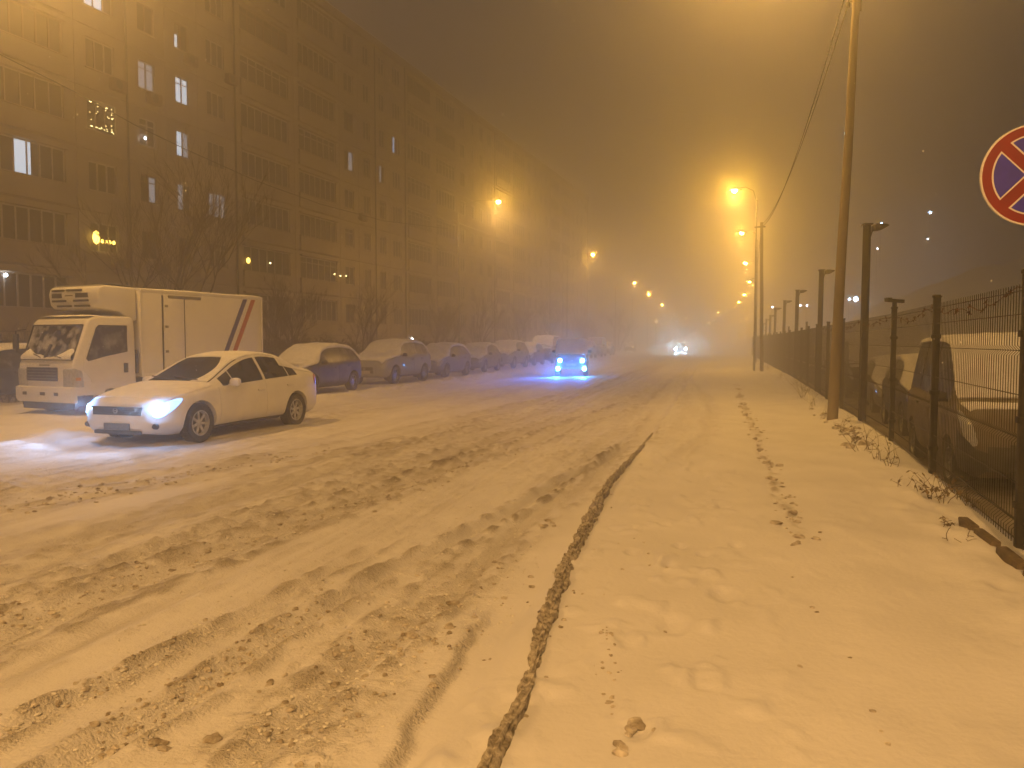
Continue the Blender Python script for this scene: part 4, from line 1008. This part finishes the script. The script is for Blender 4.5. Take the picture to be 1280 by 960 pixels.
# undergrowth: dense bare shrubs at the foot of the flats
sh = tree_mb(40, 2.6, 5, .85, .04, 5, up=.05); SHM = (sh[0].mesh('stems', M['bark']), sh[1].mesh('branches', M['twig']))
for k, (px, d) in enumerate([(20, 24), (75, 25), (345, 31), (395, 34), (430, 38), (480, 44), (520, 50), (565, 57), (610, 66), (650, 76), (285, 29), (180, 28)]):
    p = P(px, 430, d); o = empty('bare_shrub', (p.x-.4, p.y+1.5, ground_z(p.x, p.y)-.1), k*1.3, 'dense bare shrub '+['at the left edge behind the truck cab', 'behind the cab roof of the truck', 'just right of the truck tail', 'behind the dark hatchback', 'between the dark hatchback and silver crossover', 'behind the silver crossover', 'left of the blue hatchback', 'behind the blue hatchback', 'behind the grey fourth car', 'behind the fifth parked car', 'behind the right end of the truck box', 'behind the middle of the truck box'][k], 'shrub', 'bare shrubs before the flats')
    o.scale = (1.3, 1.3, .95); link('stems', SHM[0], o); link('branches', SHM[1], o)

# ------------------------------------------------------------------ street lamps
def street_lamp(head, base, label, group, power, vis_pole=True):
    o = empty('street_lamp', (base.x, base.y, -.05), 0, label, 'street lamp', group)
    H_ = head.z+.25; b_ = MB()
    if vis_pole: b_.tube([(0, 0, 0), (0, 0, 1.2), (0, 0, H_-.6)], [.065, .06, .035], 10); obj('pole', b_, M['galv'], o, smooth=True, angle=60)
    dx, dy = head.x-base.x, head.y-base.y; L = math.hypot(dx, dy); ux, uy = dx/L, dy/L
    a = MB(); a.tube([(0, 0, H_-.7), (ux*.15*L, uy*.15*L, H_-.1), (ux*.5*L, uy*.5*L, H_+.12), (dx-ux*.25, dy-uy*.25, H_+.08)], .018, 8); obj('arm', a, M['galv'], o, smooth=True, angle=60)
    R = Matrix.Rotation(math.atan2(uy, ux), 3, 'Z'); q = MB(); q.lathe([(0.001, -.40), (.08, -.36), (.12, -.1), (.11, .15), (.05, .33), (0.001, .36)], n=12)
    q.v = [tuple(R@Vector((v[1], v[0], max(v[2]*.55, -.012)))+Vector((dx, dy, H_))) for v in q.v]; hd = obj('lamp_head', q, M['galv'], o, smooth=True, angle=60)
    e_ = MB(); e_.lathe([(0.001, -.14), (.07, -.12), (.12, -.05), (.12, 0), (.10, .02)], (dx, dy, H_-.02), n=16, axis='z'); obj('lens', e_, M['lamp_em'], hd, smooth=True)
    point_light('lamp', (dx, dy, H_-.36), power, SODIUM, .16, o, spot=168, aim=(0, 0, -1), blend=.35)
    return o
M['lamp_em'] = mat('sodium_lens', (1, .7, .3), .3, emit=(1, .51, .06), estr=3000)
left = [(18, -175, 16.5), (623, 255, 57.8), (741, 320, 93), (793, 355, 128), (811, 369, 146), (828, 382, 164), (858, 398, 215)]
names = ['just outside the top left corner, lighting the flats', 'left row, nearest in view and largest glow', 'left row, second glow, above the jeep', 'left row, third glow', 'left row, fourth glow, middle of the small trio', 'left row, fifth glow, lowest of the trio', 'left row, tiny farthest glow']
for k, (px, py, d) in enumerate(left):
    hd = P(px, py, d) if k else Vector((-10.2, 16.5, 11.6)); bx_, by_ = hd.x-3.0*ct, hd.y+3.0*st
    street_lamp(hd, Vector((bx_, by_, 0)), 'sodium street lamp, '+names[k], 'sodium street lamps along the left side', LAMP_W*(1.6 if k == 0 else 1.1))
right = [(932, -16, 18.0), (918, 242, 43), (927, 294, 60), (932, 331, 83), (937, 354, 106), (930, 369, 124), (923, 379, 142), (898, 391, 190)]
names = ['on an arm clamped to the leaning wooden pole, above the top edge', 'right row, highest glow in view', 'right row, second glow from the top', 'right row, third glow from the top', 'right row, fourth glow from the top', 'right row, fifth glow from the top', 'right row, sixth small glow', 'right row, farthest tiny glow']
for k, (px, py, d) in enumerate(right):
    hd = P(px, py, d); bx_, by_ = hd.x+1.6*ct, hd.y-1.6*st
    if k == 0: hd = Vector((5.25, 16.6, 10.7)); bx_, by_ = 7.22, 16.35
    elif k < 3: bx_, by_ = hd.x+1.15*ct, hd.y-1.15*st
    street_lamp(hd, Vector((bx_, by_, 0)), 'sodium street lamp, '+names[k], 'sodium street lamps along the right side', LAMP_W*(.65 if k < 1 else .55), vis_pole=k > 0)
# the next lamps of both rows, behind the camera
x, y = XY(.7, -7); street_lamp(Vector((x, y, 9.6)), Vector((x+1.4, y-.4, 0)), 'sodium street lamp standing behind the viewpoint, right row', 'sodium street lamps along the right side', LAMP_W*4.6)
x, y = XY(-13.5, -20); street_lamp(Vector((x, y, 11.6)), Vector((x-3, y+.7, 0)), 'sodium street lamp standing behind the viewpoint, left row', 'sodium street lamps along the left side', LAMP_W*5)

# ------------------------------------------------------------------ utility poles and wires
def upole(base, top, r0, r1, label, arm=True):
    o = empty('utility_pole', base, 0, label, 'utility pole', 'wooden utility poles along the fence'); t = Vector(top)-Vector(base)
    b_ = MB(); n = 14; b_.tube([t*(i/n)+Vector((math.sin(i*1.1)*.006, 0, -.12 if i == 0 else 0)) for i in range(n+1)], [r0+(r1-r0)*i/n for i in range(n+1)], 14); obj('shaft', b_, M['wood'], o, smooth=True, angle=60)
    h_ = MB(); q = t*.97 if arm else t
    if arm:
        a_ = P(1060, 6, 16.3)-Vector(base); s_ = P(1074, 4, 16.2)-Vector(base)
        h_.tube([s_, a_+Vector((0, 0, .08)), a_], .018, 6); h_.lathe([(0.001, -.07), (.035, -.05), (.045, 0), (.03, .05), (0.001, .06)], tuple(a_), n=10, axis='z'); h_.tube([s_+Vector((0, 0, .14)), s_-Vector((0, 0, .14))], .05, 8); obj('bracket', h_, M['steel'], o, smooth=True)
    else:
        h_.tube([t-Vector((.35, 0, .25)), t+Vector((.2, 0, -.22))], .04, 6); obj('crossarm', h_, M['steel'], o)
    return o
b1 = G(1040, 527, .05); t1 = P(1079.5, -150, b1.y); upole(b1, t1, .105, .06, 'tall leaning wooden utility pole standing by the fence in the foreground')
b2 = P(952, 466, 42); b2.z = 0; t2 = P(952, 278, 42); upole(b2, t2, .10, .075, 'second wooden utility pole further along the verge', False)
b3 = P(944.5, 448, 74); b3.z = 0; t3 = P(944.5, 345, 74); upole(b3, t3, .13, .09, 'third wooden utility pole, faint in the haze', False)
def wire(name, pts_, r, label, kind_='cable'):
    b_ = MB(); b_.tube(pts_, r, 5); return tag(obj(name, b_, M['cable'], smooth=True, angle=80), label, kind_)
def sag(a, b_, s_, n=30): return [a.lerp(b_, i/n)-Vector((0, 0, 4*s_*(i/n)*(1-i/n))) for i in range(n+1)]
wire('overhead_cable', sag(P(1060, 6, 16.3), P(953, 280, 42), .75), .013, 'lower overhead cable from the leaning pole bracket to the second pole')
wire('overhead_cable', sag(P(1066, -40, 14), P(951, 284, 42), .95), .013, 'upper overhead cable running from above the frame to the second pole')
wire('overhead_cable', sag(P(1075, -180, 6), P(1075, -30, 16.3), .1), .013, 'short overhead cable arriving at the leaning pole from above')
wire('overhead_cable', sag(t2, t3, .5), .012, 'faint overhead cable between the second and third poles')
wl = [P(-60, 30, 19.3), P(0, 68, 21), P(90, 113, 23.6), P(170, 157, 26.4), P(235, 188, 28.7), P(320, 226, 33), P(400, 255, 38), P(480, 276, 44), P(560, 286, 52)]
wire('overhead_cable', wl, .014, 'cable sagging across the facade of the flats on the left')

# ------------------------------------------------------------------ fence
FN = empty('mesh_fence', (0, 0, 0), 0, 'long dark welded mesh fence on square posts along the car park', 'fence')
def fpos(v): u = float(fence_u(v)); x, y = XY(u, v); return x, y
# post stations so that the three nearest fall where they stand
st_v = [UV(G(1274, 694).x, G(1274, 694).y)[1], UV(G(1166, 600).x, G(1166, 600).y)[1], UV(G(1112, 556).x, G(1112, 556).y)[1]]
st_v = [st_v[0]-3.2]+st_v; d_ = 3.2
while st_v[-1] < 95: st_v.append(st_v[-1]+d_)
pm = MB(); pm.box((0, 0, .95), (.075, .075, 2.3)); pm.box((0, 0, 2.115), (.09, .09, .03))
for z in (.35, 1.0, 1.65): pm.box((0, 0, z), (.092, .10, .05))
POST = pm.mesh('post', M['steel'], bevel=.006)
def wires_mesh(L):
    key = ('fw', round(L, 2))
    if key in CACHE: return CACHE[key]
    mb = MB(); r = .0026
    prof = [(0, .02), (0, .12), (-.05, .17), (0, .22), (0, .80), (-.035, .84), (0, .88), (0, 1.48), (-.035, 1.52), (0, 1.56), (0, 2.03)]
    n = int(L/.075)
    for i in range(1, n):
        x = L*i/n
        for k in range(len(prof)-1):
            (y0, z0), (y1, z1) = prof[k], prof[k+1]
            mb.add([(x-r, y0, z0), (x+r, y0, z0), (x+r, y1, z1), (x-r, y1, z1), (x-r, y0+2*r, z0), (x+r, y0+2*r, z0), (x+r, y1+2*r, z1), (x-r, y1+2*r, z1)], [(0, 1, 2, 3), (5, 4, 7, 6), (4, 0, 3, 7), (1, 5, 6, 2)])
    for z, y in ((.07, 0), (.17, -.05), (.22, 0), (.5, 0), (.84, -.035), (1.18, 0), (1.52, -.035), (1.8, 0), (1.98, 0)): mb.box((L/2, y+.0, z), (L, .008, .007))
    CACHE[key] = mb.mesh('wire_panel', M['wire']); return CACHE[key]
for i, v in enumerate(st_v):
    x, y = fpos(v); z = .03
    nx_, ny_ = fpos(st_v[i+1]) if i+1 < len(st_v) else fpos(v+3)
    ang = math.atan2(ny_-y, nx_-x)
    link('post', POST, FN, (x, y, z), (0, 0, ang))
    if i+1 < len(st_v):
        L = math.hypot(nx_-x, ny_-y); o = link('wire_panel', wires_mesh(L), FN, (x, y, z), (0, 0, ang)); o['kind'] = 'stuff'
# barbed wire along the top
pts_ = []
for i in range(260):
    v = 2.5+i*.09; x, y = fpos(v); t = i*.9; pts_.append((x+.03*math.cos(t), y+.03*math.sin(t), 2.02-.10*abs(math.sin(v*.9))+.03*math.sin(t*1.3)))
bw = MB(); bw.tube(pts_, .004, 4)
for i in range(0, 260, 3):
    p = Vector(pts_[i]); bw.box(p, (.05, .006, .006), rot=(0, random.random(), random.random()*3)); bw.box(p, (.006, .006, .05), rot=(random.random(), 0, 0))
obj('barbed_wire', bw, M['rust'], FN)
# T head on the third post
x, y = fpos(st_v[3]); th = MB(); th.box((x, y, 2.20), (.05, .05, .1)); th.box((x, y, 2.255), (.30, .07, .05), rot=(0, .06, .2)); th.box((x-.1, y, 2.28), (.08, .09, .04)); obj('post_cap', th, M['steel'], FN)

# lot lamp posts just behind the fence
for k, (px, py, d) in enumerate([(1084, 281, 15.7), (1027, 338, 25.4), (997, 363, 35.2), (981, 376, 45), (969.5, 385, 54), (963, 394, 65), (958, 399, 76), (954, 404, 90)]):
    tp_ = P(px, py, d); bx_ = P(px-.030*(530-py)*.9, 530, d).x
    o = empty('lamp_post', (bx_, d, -.3), 0, ['nearest unlit car park lamp post, rising behind the fence by the wooden pole', 'second unlit car park lamp post behind the fence', 'third unlit car park lamp post behind the fence', 'fourth unlit car park lamp post behind the fence', 'fifth car park lamp post, hazy', 'sixth car park lamp post, hazy', 'seventh car park lamp post, faint', 'farthest faint car park lamp post'][k], 'lamp post', 'unlit car park lamp posts behind the fence')
    t = tp_-Vector(o.location); b_ = MB(); b_.tube([(0, 0, 0), t], [.085, .08], 4); b_.box(t+Vector((0, 0, .01)), (.17, .17, .03)); obj('post', b_, M['steel'], o)
    a = MB(); a.tube([t+Vector((.03, 0, -.42)), t+Vector((.10, 0, -.12)), t+Vector((.22, 0, -.06))], .014, 6); obj('arm', a, M['steel'], o)
    hd_ = MB(); hd_.prism([(.12, -.12), (.12, -.02), (.16, .02), (.36, .01), (.40, -.02), (.24, -.11)], -.09, .09); hd_.v = [tuple(Vector(v)+t) for v in hd_.v]; obj('lamp_head', hd_, M['plastic'], o, bevel=.008)
# two bare short posts standing further off
for px, py, d in ((1008.5, 402, 40), (986, 408, 52)):
    p = P(px, py, d); b_ = MB(); b_.tube([(0, 0, 0), (0, 0, p.z+.4)], .055, 6); tag(obj('short_post', b_, M['steel'], loc=(p.x, p.y, -.4)), 'short bare post in the car park, '+('right of the third lamp post' if px > 1000 else 'right of the fourth lamp post'), 'post')

# ------------------------------------------------------------------ cars behind the fence
hv_ = Vector((-.31, -.95)).normalized(); lv_ = Vector((-hv_.y, hv_.x))
def park(fx, fy, kind, pc, label, snow='full', side=1):
    # fx, fy = the fence-side front corner (the car's right side is at the fence)
    s_ = BODY[kind]; L2 = s_['L']/2; W = .9
    c = Vector((fx, fy))-hv_*L2+lv_*W
    return make_car('parked_car' if kind != 'van' else 'parked_van', kind, (c.x, c.y, -.36), RZ(*hv_), PAINTS[pc], label, 'van' if kind == 'van' else 'car', 'vehicles parked behind the fence', snow=snow, rim='rim_dark', frosted=True)
park(5.62, 9.9, 'van', 'beige', 'beige high bodied van with snow covered windscreen right behind the fence')
park(7.75, 15.6, 'crossover', 'black', 'dark crossover parked behind the beige van, seen through the fence')
park(9.6, 21.2, 'hatch', 'grey', 'grey hatchback behind the fence near the wooden pole')
park(11.4, 27.0, 'van', 'dark', 'dark van in haze behind the fence, past the wooden pole')
park(13.4, 33.5, 'crossover', 'grey', 'hazy grey crossover behind the fence, fifth from us')
park(15.4, 40, 'crossover', 'dark', 'hazy dark crossover behind the fence, farthest visible')

# ------------------------------------------------------------------ no stopping sign
sc_ = P(1296, 218, 5.35); R_ = .336
sg = empty('no_stopping_sign', (sc_.x+.09, sc_.y+.06, 0), 0, 'round no stopping sign, blue with red cross and red rim, cut by the right edge', 'road sign')
b_ = MB(); b_.tube([(0, 0, 0), (0, 0, sc_.z+.5)], .03, 14); obj('pole', b_, M['galv'], sg, smooth=True, angle=60)
face = bpy.data.objects.new('sign_face', None)
def disc(r, y, n=64, r0=0.): return [(r*math.cos(2*PI*k/n), r*math.sin(2*PI*k/n)) for k in range(n)]
off = Vector((-.09, -.05, sc_.z)); RS = Matrix.Rotation(math.radians(-12), 3, 'Z')
def place(mb): mb.v = [tuple(RS@Vector(v)+off) for v in mb.v]; return mb
q = MB(); q.prism(disc(R_, 0), -.004, .004); pl_ = obj('sign_plate', place(q), M['sign_white'], sg)
q = MB(); q.lathe([(R_, -.003), (R_+.002, 0), (R_+.002, .010), (R_-.006, .010)], n=64); obj('rolled_edge', place(q), M['sign_white'], sg, smooth=True)
q = MB(); q.prism(disc(R_-.010, 0), -.0075, -.0045); obj('red_field', place(q), M['sign_red'], pl_)
def sector(ang, inset, rr, cross):
    """one of four blue fields between the arms of the cross"""
    pts_ = []; hw = cross/2+inset; ri = rr-inset
    a0 = math.asin(hw/ri); apex = hw/math.sin(PI/4)
    pts_.append((apex, 0))
    for k in range(17):
        a = -PI/4+a0+(PI/2-2*a0)*k/16; pts_.append((ri*math.cos(a), ri*math.sin(a)))
    c, s_ = math.cos(ang), math.sin(ang); return [(x*c-z*s_, x*s_+z*c) for x, z in pts_]
for k in range(4):
    a = PI/2*k
    q = MB(); q.prism(sector(a, 0, R_*.80, .074), -.0105, -.008); wo_ = obj('white_outline', place(q), M['sign_white'], pl_)
    q = MB(); q.prism(sector(a, .0105, R_*.80, .074), -.0135, -.011); obj('blue_field', place(q), M['sign_blue'], pl_)
q = MB(); q.box((-.09, -.02, sc_.z+.15), (.12, .05, .03)); q.box((-.09, -.02, sc_.z-.15), (.12, .05, .03)); obj('clamp', q, M['galv'], sg)

# ------------------------------------------------------------------ bricks and weeds at the fence foot
for k, (a, b_) in enumerate([((1203, 656), (1219, 668)), ((1221, 670), (1246, 688)), ((1249, 691), (1282, 714)), ((1284, 717), (1310, 738))]):
    A, B_ = G(*a, .08), G(*b_, .08); c = (A+B_)/2; L = (B_-A).length; an = math.atan2(B_.y-A.y, B_.x-A.x)
    q = MB(); q.box((0, 0, 0), (L*.86, .075, .11)); q.v = [(v[0]*(1+random.uniform(-.05, .05)), v[1]*(1+random.uniform(-.2, .2)), v[2]*(1+random.uniform(-.15, .15))) for v in q.v]
    tag(obj('kerb_brick', q, M['brick'], loc=(c.x, c.y, .06+ground_z(c.x, c.y)*.4), rot=(random.uniform(-.1, .1), .03, an), bevel=.012), ['smallest dark kerb brick at the fence foot, farthest from the picture edge', 'middle dark kerb brick poking out of the snow below the fence', 'large dark kerb brick by the right picture edge', 'dark kerb brick just outside the right picture edge'][k], 'brick', 'kerb bricks at the fence foot')
def weed(px, py, h_, n, seed, label, leaves=8, lean=.5, r=.0042):
    rnd = random.Random(seed); p = G(px, py); z = ground_z(p.x, p.y)
    o = empty('dry_weed', (p.x, p.y, z), 0, label, 'weed', 'dry weeds along the fence'); s_ = MB(); l_ = MB(); h_ *= 1.35; n = max(3, int(n*.85)); lean *= .65
    for k in range(n):
        d = Vector((rnd.gauss(0, lean), rnd.gauss(0, lean), 1)).normalized(); q = Vector((rnd.gauss(0, .05), rnd.gauss(0, .05), -.02)); pts_ = [q.copy()]; L = h_*rnd.uniform(.5, 1)
        for i in range(6):
            d = (d+Vector((rnd.gauss(0, .22), rnd.gauss(0, .22), -.07*i*.5))).normalized(); q = q+d*L/6; pts_.append(q.copy())
            if rnd.random() < .35: s_.tube([q, q+Vector((rnd.gauss(0, .05), rnd.gauss(0, .05), rnd.uniform(0, .06)))*h_*3], r*.6, 4)
            if rnd.random() < leaves/20:
                w_ = rnd.uniform(.008, .02)*(1+h_); a = Vector((rnd.gauss(0, 1), rnd.gauss(0, 1), rnd.gauss(-.5, .6))).normalized(); b2_ = a.cross(Vector((0, 0, 1))).normalized()
                l_.add([q, q+a*w_*1.2+b2_*w_*.8, q+a*w_*2.6, q+a*w_*1.2-b2_*w_*.8, q+a*w_*1.3+Vector((0, 0, w_*.5))], [(0, 1, 4), (1, 2, 4), (2, 3, 4), (3, 0, 4)])
        s_.tube(pts_, [r*(1-.1*i) for i in range(7)], 5)
    obj('stems', s_, M['twig'], o)
    if l_.v: obj('leaves', l_, M['leaf'], o)
WD = [(1168, 636, .30, 12, 14, .45, 'bushy dry weed with curled leaves by the nearest full fence post'), (1192, 632, .26, 6, 8, .3, 'dry weed leaning against the mesh, right of the bushy weed'),
      (1182, 672, .10, 5, 10, .5, 'short leafy weed stump above the smallest brick'), (1197, 690, .16, 3, 0, 1.2, 'few thin straw stalks lying on the snow'), (1128, 618, .16, 4, 3, .9, 'thin twigs poking from the snow left of the bushy weed'),
      (1112, 592, .34, 7, 6, .4, 'dry stalks before the second fence post'), (1096, 584, .36, 7, 7, .5, 'dry stalks midway between the posts'), (1080, 570, .38, 8, 7, .4, 'tangled dry weed under the nearest lamp post'), (1066, 560, .36, 8, 8, .5, 'tangled dry weed right of the wooden pole'),
      (1056, 546, .30, 6, 6, .4, 'low dry weed at the foot of the wooden pole'), (1028, 528, .30, 6, 6, .5, 'low dry weed left of the wooden pole'), (1015, 512, .36, 8, 5, .5, 'dry weed further left of the wooden pole'), (1003, 500, .75, 12, 3, .5, 'tall twiggy dry weed against the fence past the wooden pole'), (1010, 496, .6, 9, 3, .5, 'second twiggy dry weed against the fence'),
      (975, 475, .55, 8, 3, .4, 'hazy dry weed farther along the fence'), (962, 466, .55, 8, 3, .4, 'hazy dry weed near the second pole'), (1150, 628, .12, 4, 4, .8, 'small weed between two posts at the mesh foot'), (1213, 640, .2, 5, 5, .5, 'dry weed at the mesh foot near the right edge')]
for k, (px, py, h_, n, lv, ln, lb) in enumerate(WD): weed(px, py, h_, n, 100+k, lb, lv, ln)

# ------------------------------------------------------------------ hillside on the right, distant lamps
rows = []
crest = [(940, 425, 150), (1000, 418, 120), (1060, 408, 95), (1100, 393, 80), (1160, 376, 72), (1220, 361, 66), (1280, 346, 60), (1400, 315, 52), (1600, 270, 42)]
for i in range(120):
    t = i/119*(len(crest)-1); a = int(min(t, len(crest)-2)); f = t-a
    px = crest[a][0]*(1-f)+crest[a+1][0]*f; py = crest[a][1]*(1-f)+crest[a+1][1]*f; d = crest[a][2]*(1-f)+crest[a+1][2]*f
    p = P(px, py, d); dr_ = Vector((p.x, p.y, 0)).normalized(); r_ = []
    for k in range(18):
        g = k/17; dist = (g-.45)*40; zz = p.z*math.exp(-((dist)/14)**2) if dist < 0 else p.z*(1+dist*.03)
        r_.append((p.x+dr_.x*dist, p.y+dr_.y*dist, zz-.6+float(fbm(np.array([p.x*.15+g*2]), np.array([p.y*.15+g*3]), 3)[0])*.5*(p.z/4)))
    rows.append(r_)
q = MB(); q.grid(rows); hs = tag(obj('snowy_bank', q, M['snow'], smooth=True, angle=80), 'low snowy bank rising beyond the car park', kind='structure')
rows = []
for i in range(60):
    a = math.radians(8+i/59*60); r_ = []
    for k in range(16):
        dist = 95+k*9; hh = 40*sstep(np.array([dist]), 95, 200)[0]*sstep(np.array([i]), 0, 22)[0]
        r_.append((math.sin(a)*dist, math.cos(a)*dist, hh-.7+float(fbm(np.array([i*.2]), np.array([k*.3]), 3)[0])*2*(hh/40)))
    rows.append(r_)
q = MB(); q.grid(rows); tag(obj('far_hill', q, M['snow'], smooth=True, angle=80), 'dark hill lost in the haze to the right', kind='structure')
for k, (px, py, d, r_, m_, lb) in enumerate([(1056, 168, 135, .22, 'blue_dot', 'tiny bluish lamp high on the hill beside the leaning pole'), (1162, 266, 128, .22, 'blue_dot', 'tiny white lamp on the hill, right of the nearest lamp post'), (1159, 299, 125, .16, 'white_dot', 'faint lamp just below another on the hill'),
        (1096, 311, 122, .16, 'white_dot', 'faint lamp on the hill right of the nearest lamp post'), (1101, 280, 122, .2, 'blue_dot', 'tiny lamp seen beside the head of the nearest lamp post'), (1069, 374, 112, .34, 'blue_dot', 'brightest bluish lamp low on the hill between pole and lamp post'), (1061, 374, 112, .18, 'blue_dot', 'small lamp left of the brightest bluish one'),
        (1174, 361, 112, .30, 'blue_dot', 'bluish lamp just above the snowy bank crest'), (965, 384, 120, .16, 'white_dot', 'tiny lamp low between far lamp posts'), (1000, 382, 118, .16, 'white_dot', 'left of a pair of tiny lamps right of the third lamp post'), (1008, 382, 118, .16, 'white_dot', 'right of a pair of tiny lamps right of the third lamp post'),
        (1187, 372, 110, .14, 'white_dot', 'faint lamp right of the bank crest lamp'), (820, 402, 150, .3, 'warm_dot', 'tiny warm lamp below the left lamp trio'), (886, 404, 170, .3, 'warm_dot', 'tiny lamp right of the far headlights, high'), (857, 398, 180, .3, 'warm_dot', 'tiny lamp straight above the far headlights'), (659, 380, 110, .10, 'warm_dot', 'tiny lamp in front of the dark end of the flats')]):
    p = P(px, py, d); o = empty('distant_lamp', (p.x, p.y, max(-.5, p.z-6)), 0, lb, 'lamp', 'distant lamps in the haze'); b_ = MB(); z = p.z-o.location.z
    b_.tube([(0, 0, -.5), (0, 0, z+.2)], .06, 5); obj('pole', b_, M['galv'], o)
    e_ = MB(); e_.lathe([(0.001, -r_), (r_*.8, -r_*.6), (r_, 0), (r_*.8, r_*.6), (0.001, r_)], (0, -.2, z), n=10, axis='z'); obj('bulb', e_, M[m_], o, smooth=True)

# ------------------------------------------------------------------ falling snow
V_ = []; F_ = []; o_ = 0
tet = np.array([[1, 0, -.5], [-.5, .87, -.5], [-.5, -.87, -.5], [0, 0, .9]])
for k in range(5200):
    d = 3.5+rng.random()**.8*45; a = rng.uniform(-.62, .66); z = CH+rng.uniform(-.04, .5)*d
    if z < .2: continue
    s_ = rng.uniform(.002, .0045); V_.append(tet@np.array(Euler((rng.random()*6, rng.random()*6, 0)).to_matrix())*s_*np.array([1, 1, rng.uniform(1, 2.2)])+np.array([a*d, d, z])); F_.append(np.array([[0, 1, 2], [0, 3, 1], [1, 3, 2], [2, 3, 0]])+o_); o_ += 4
me = bpy.data.meshes.new('falling_snow'); me.from_pydata(np.concatenate(V_).tolist(), [], np.concatenate(F_).tolist()); me.materials.append(M['flake'])
tag(link('falling_snow', me), 'fine snow falling through the lamp light', kind='stuff')

# ------------------------------------------------------------------ haze
q = MB(); q.span((-750, -420, -3), (750, 800, 52))
hz = bpy.data.materials.new('haze'); hz.use_nodes = True; n = hz.node_tree.nodes; l = hz.node_tree.links; n.clear()
oo = n.new('ShaderNodeOutputMaterial'); pv = n.new('ShaderNodeVolumePrincipled'); pv.inputs['Density'].default_value = HAZE_DENSITY; pv.inputs['Color'].default_value = (.93, .92, .90, 1); pv.inputs['Anisotropy'].default_value = .82
l.new(pv.outputs[0], oo.inputs['Volume'])
tag(obj('haze', q, hz), 'snowy night haze filling the street', kind='stuff')
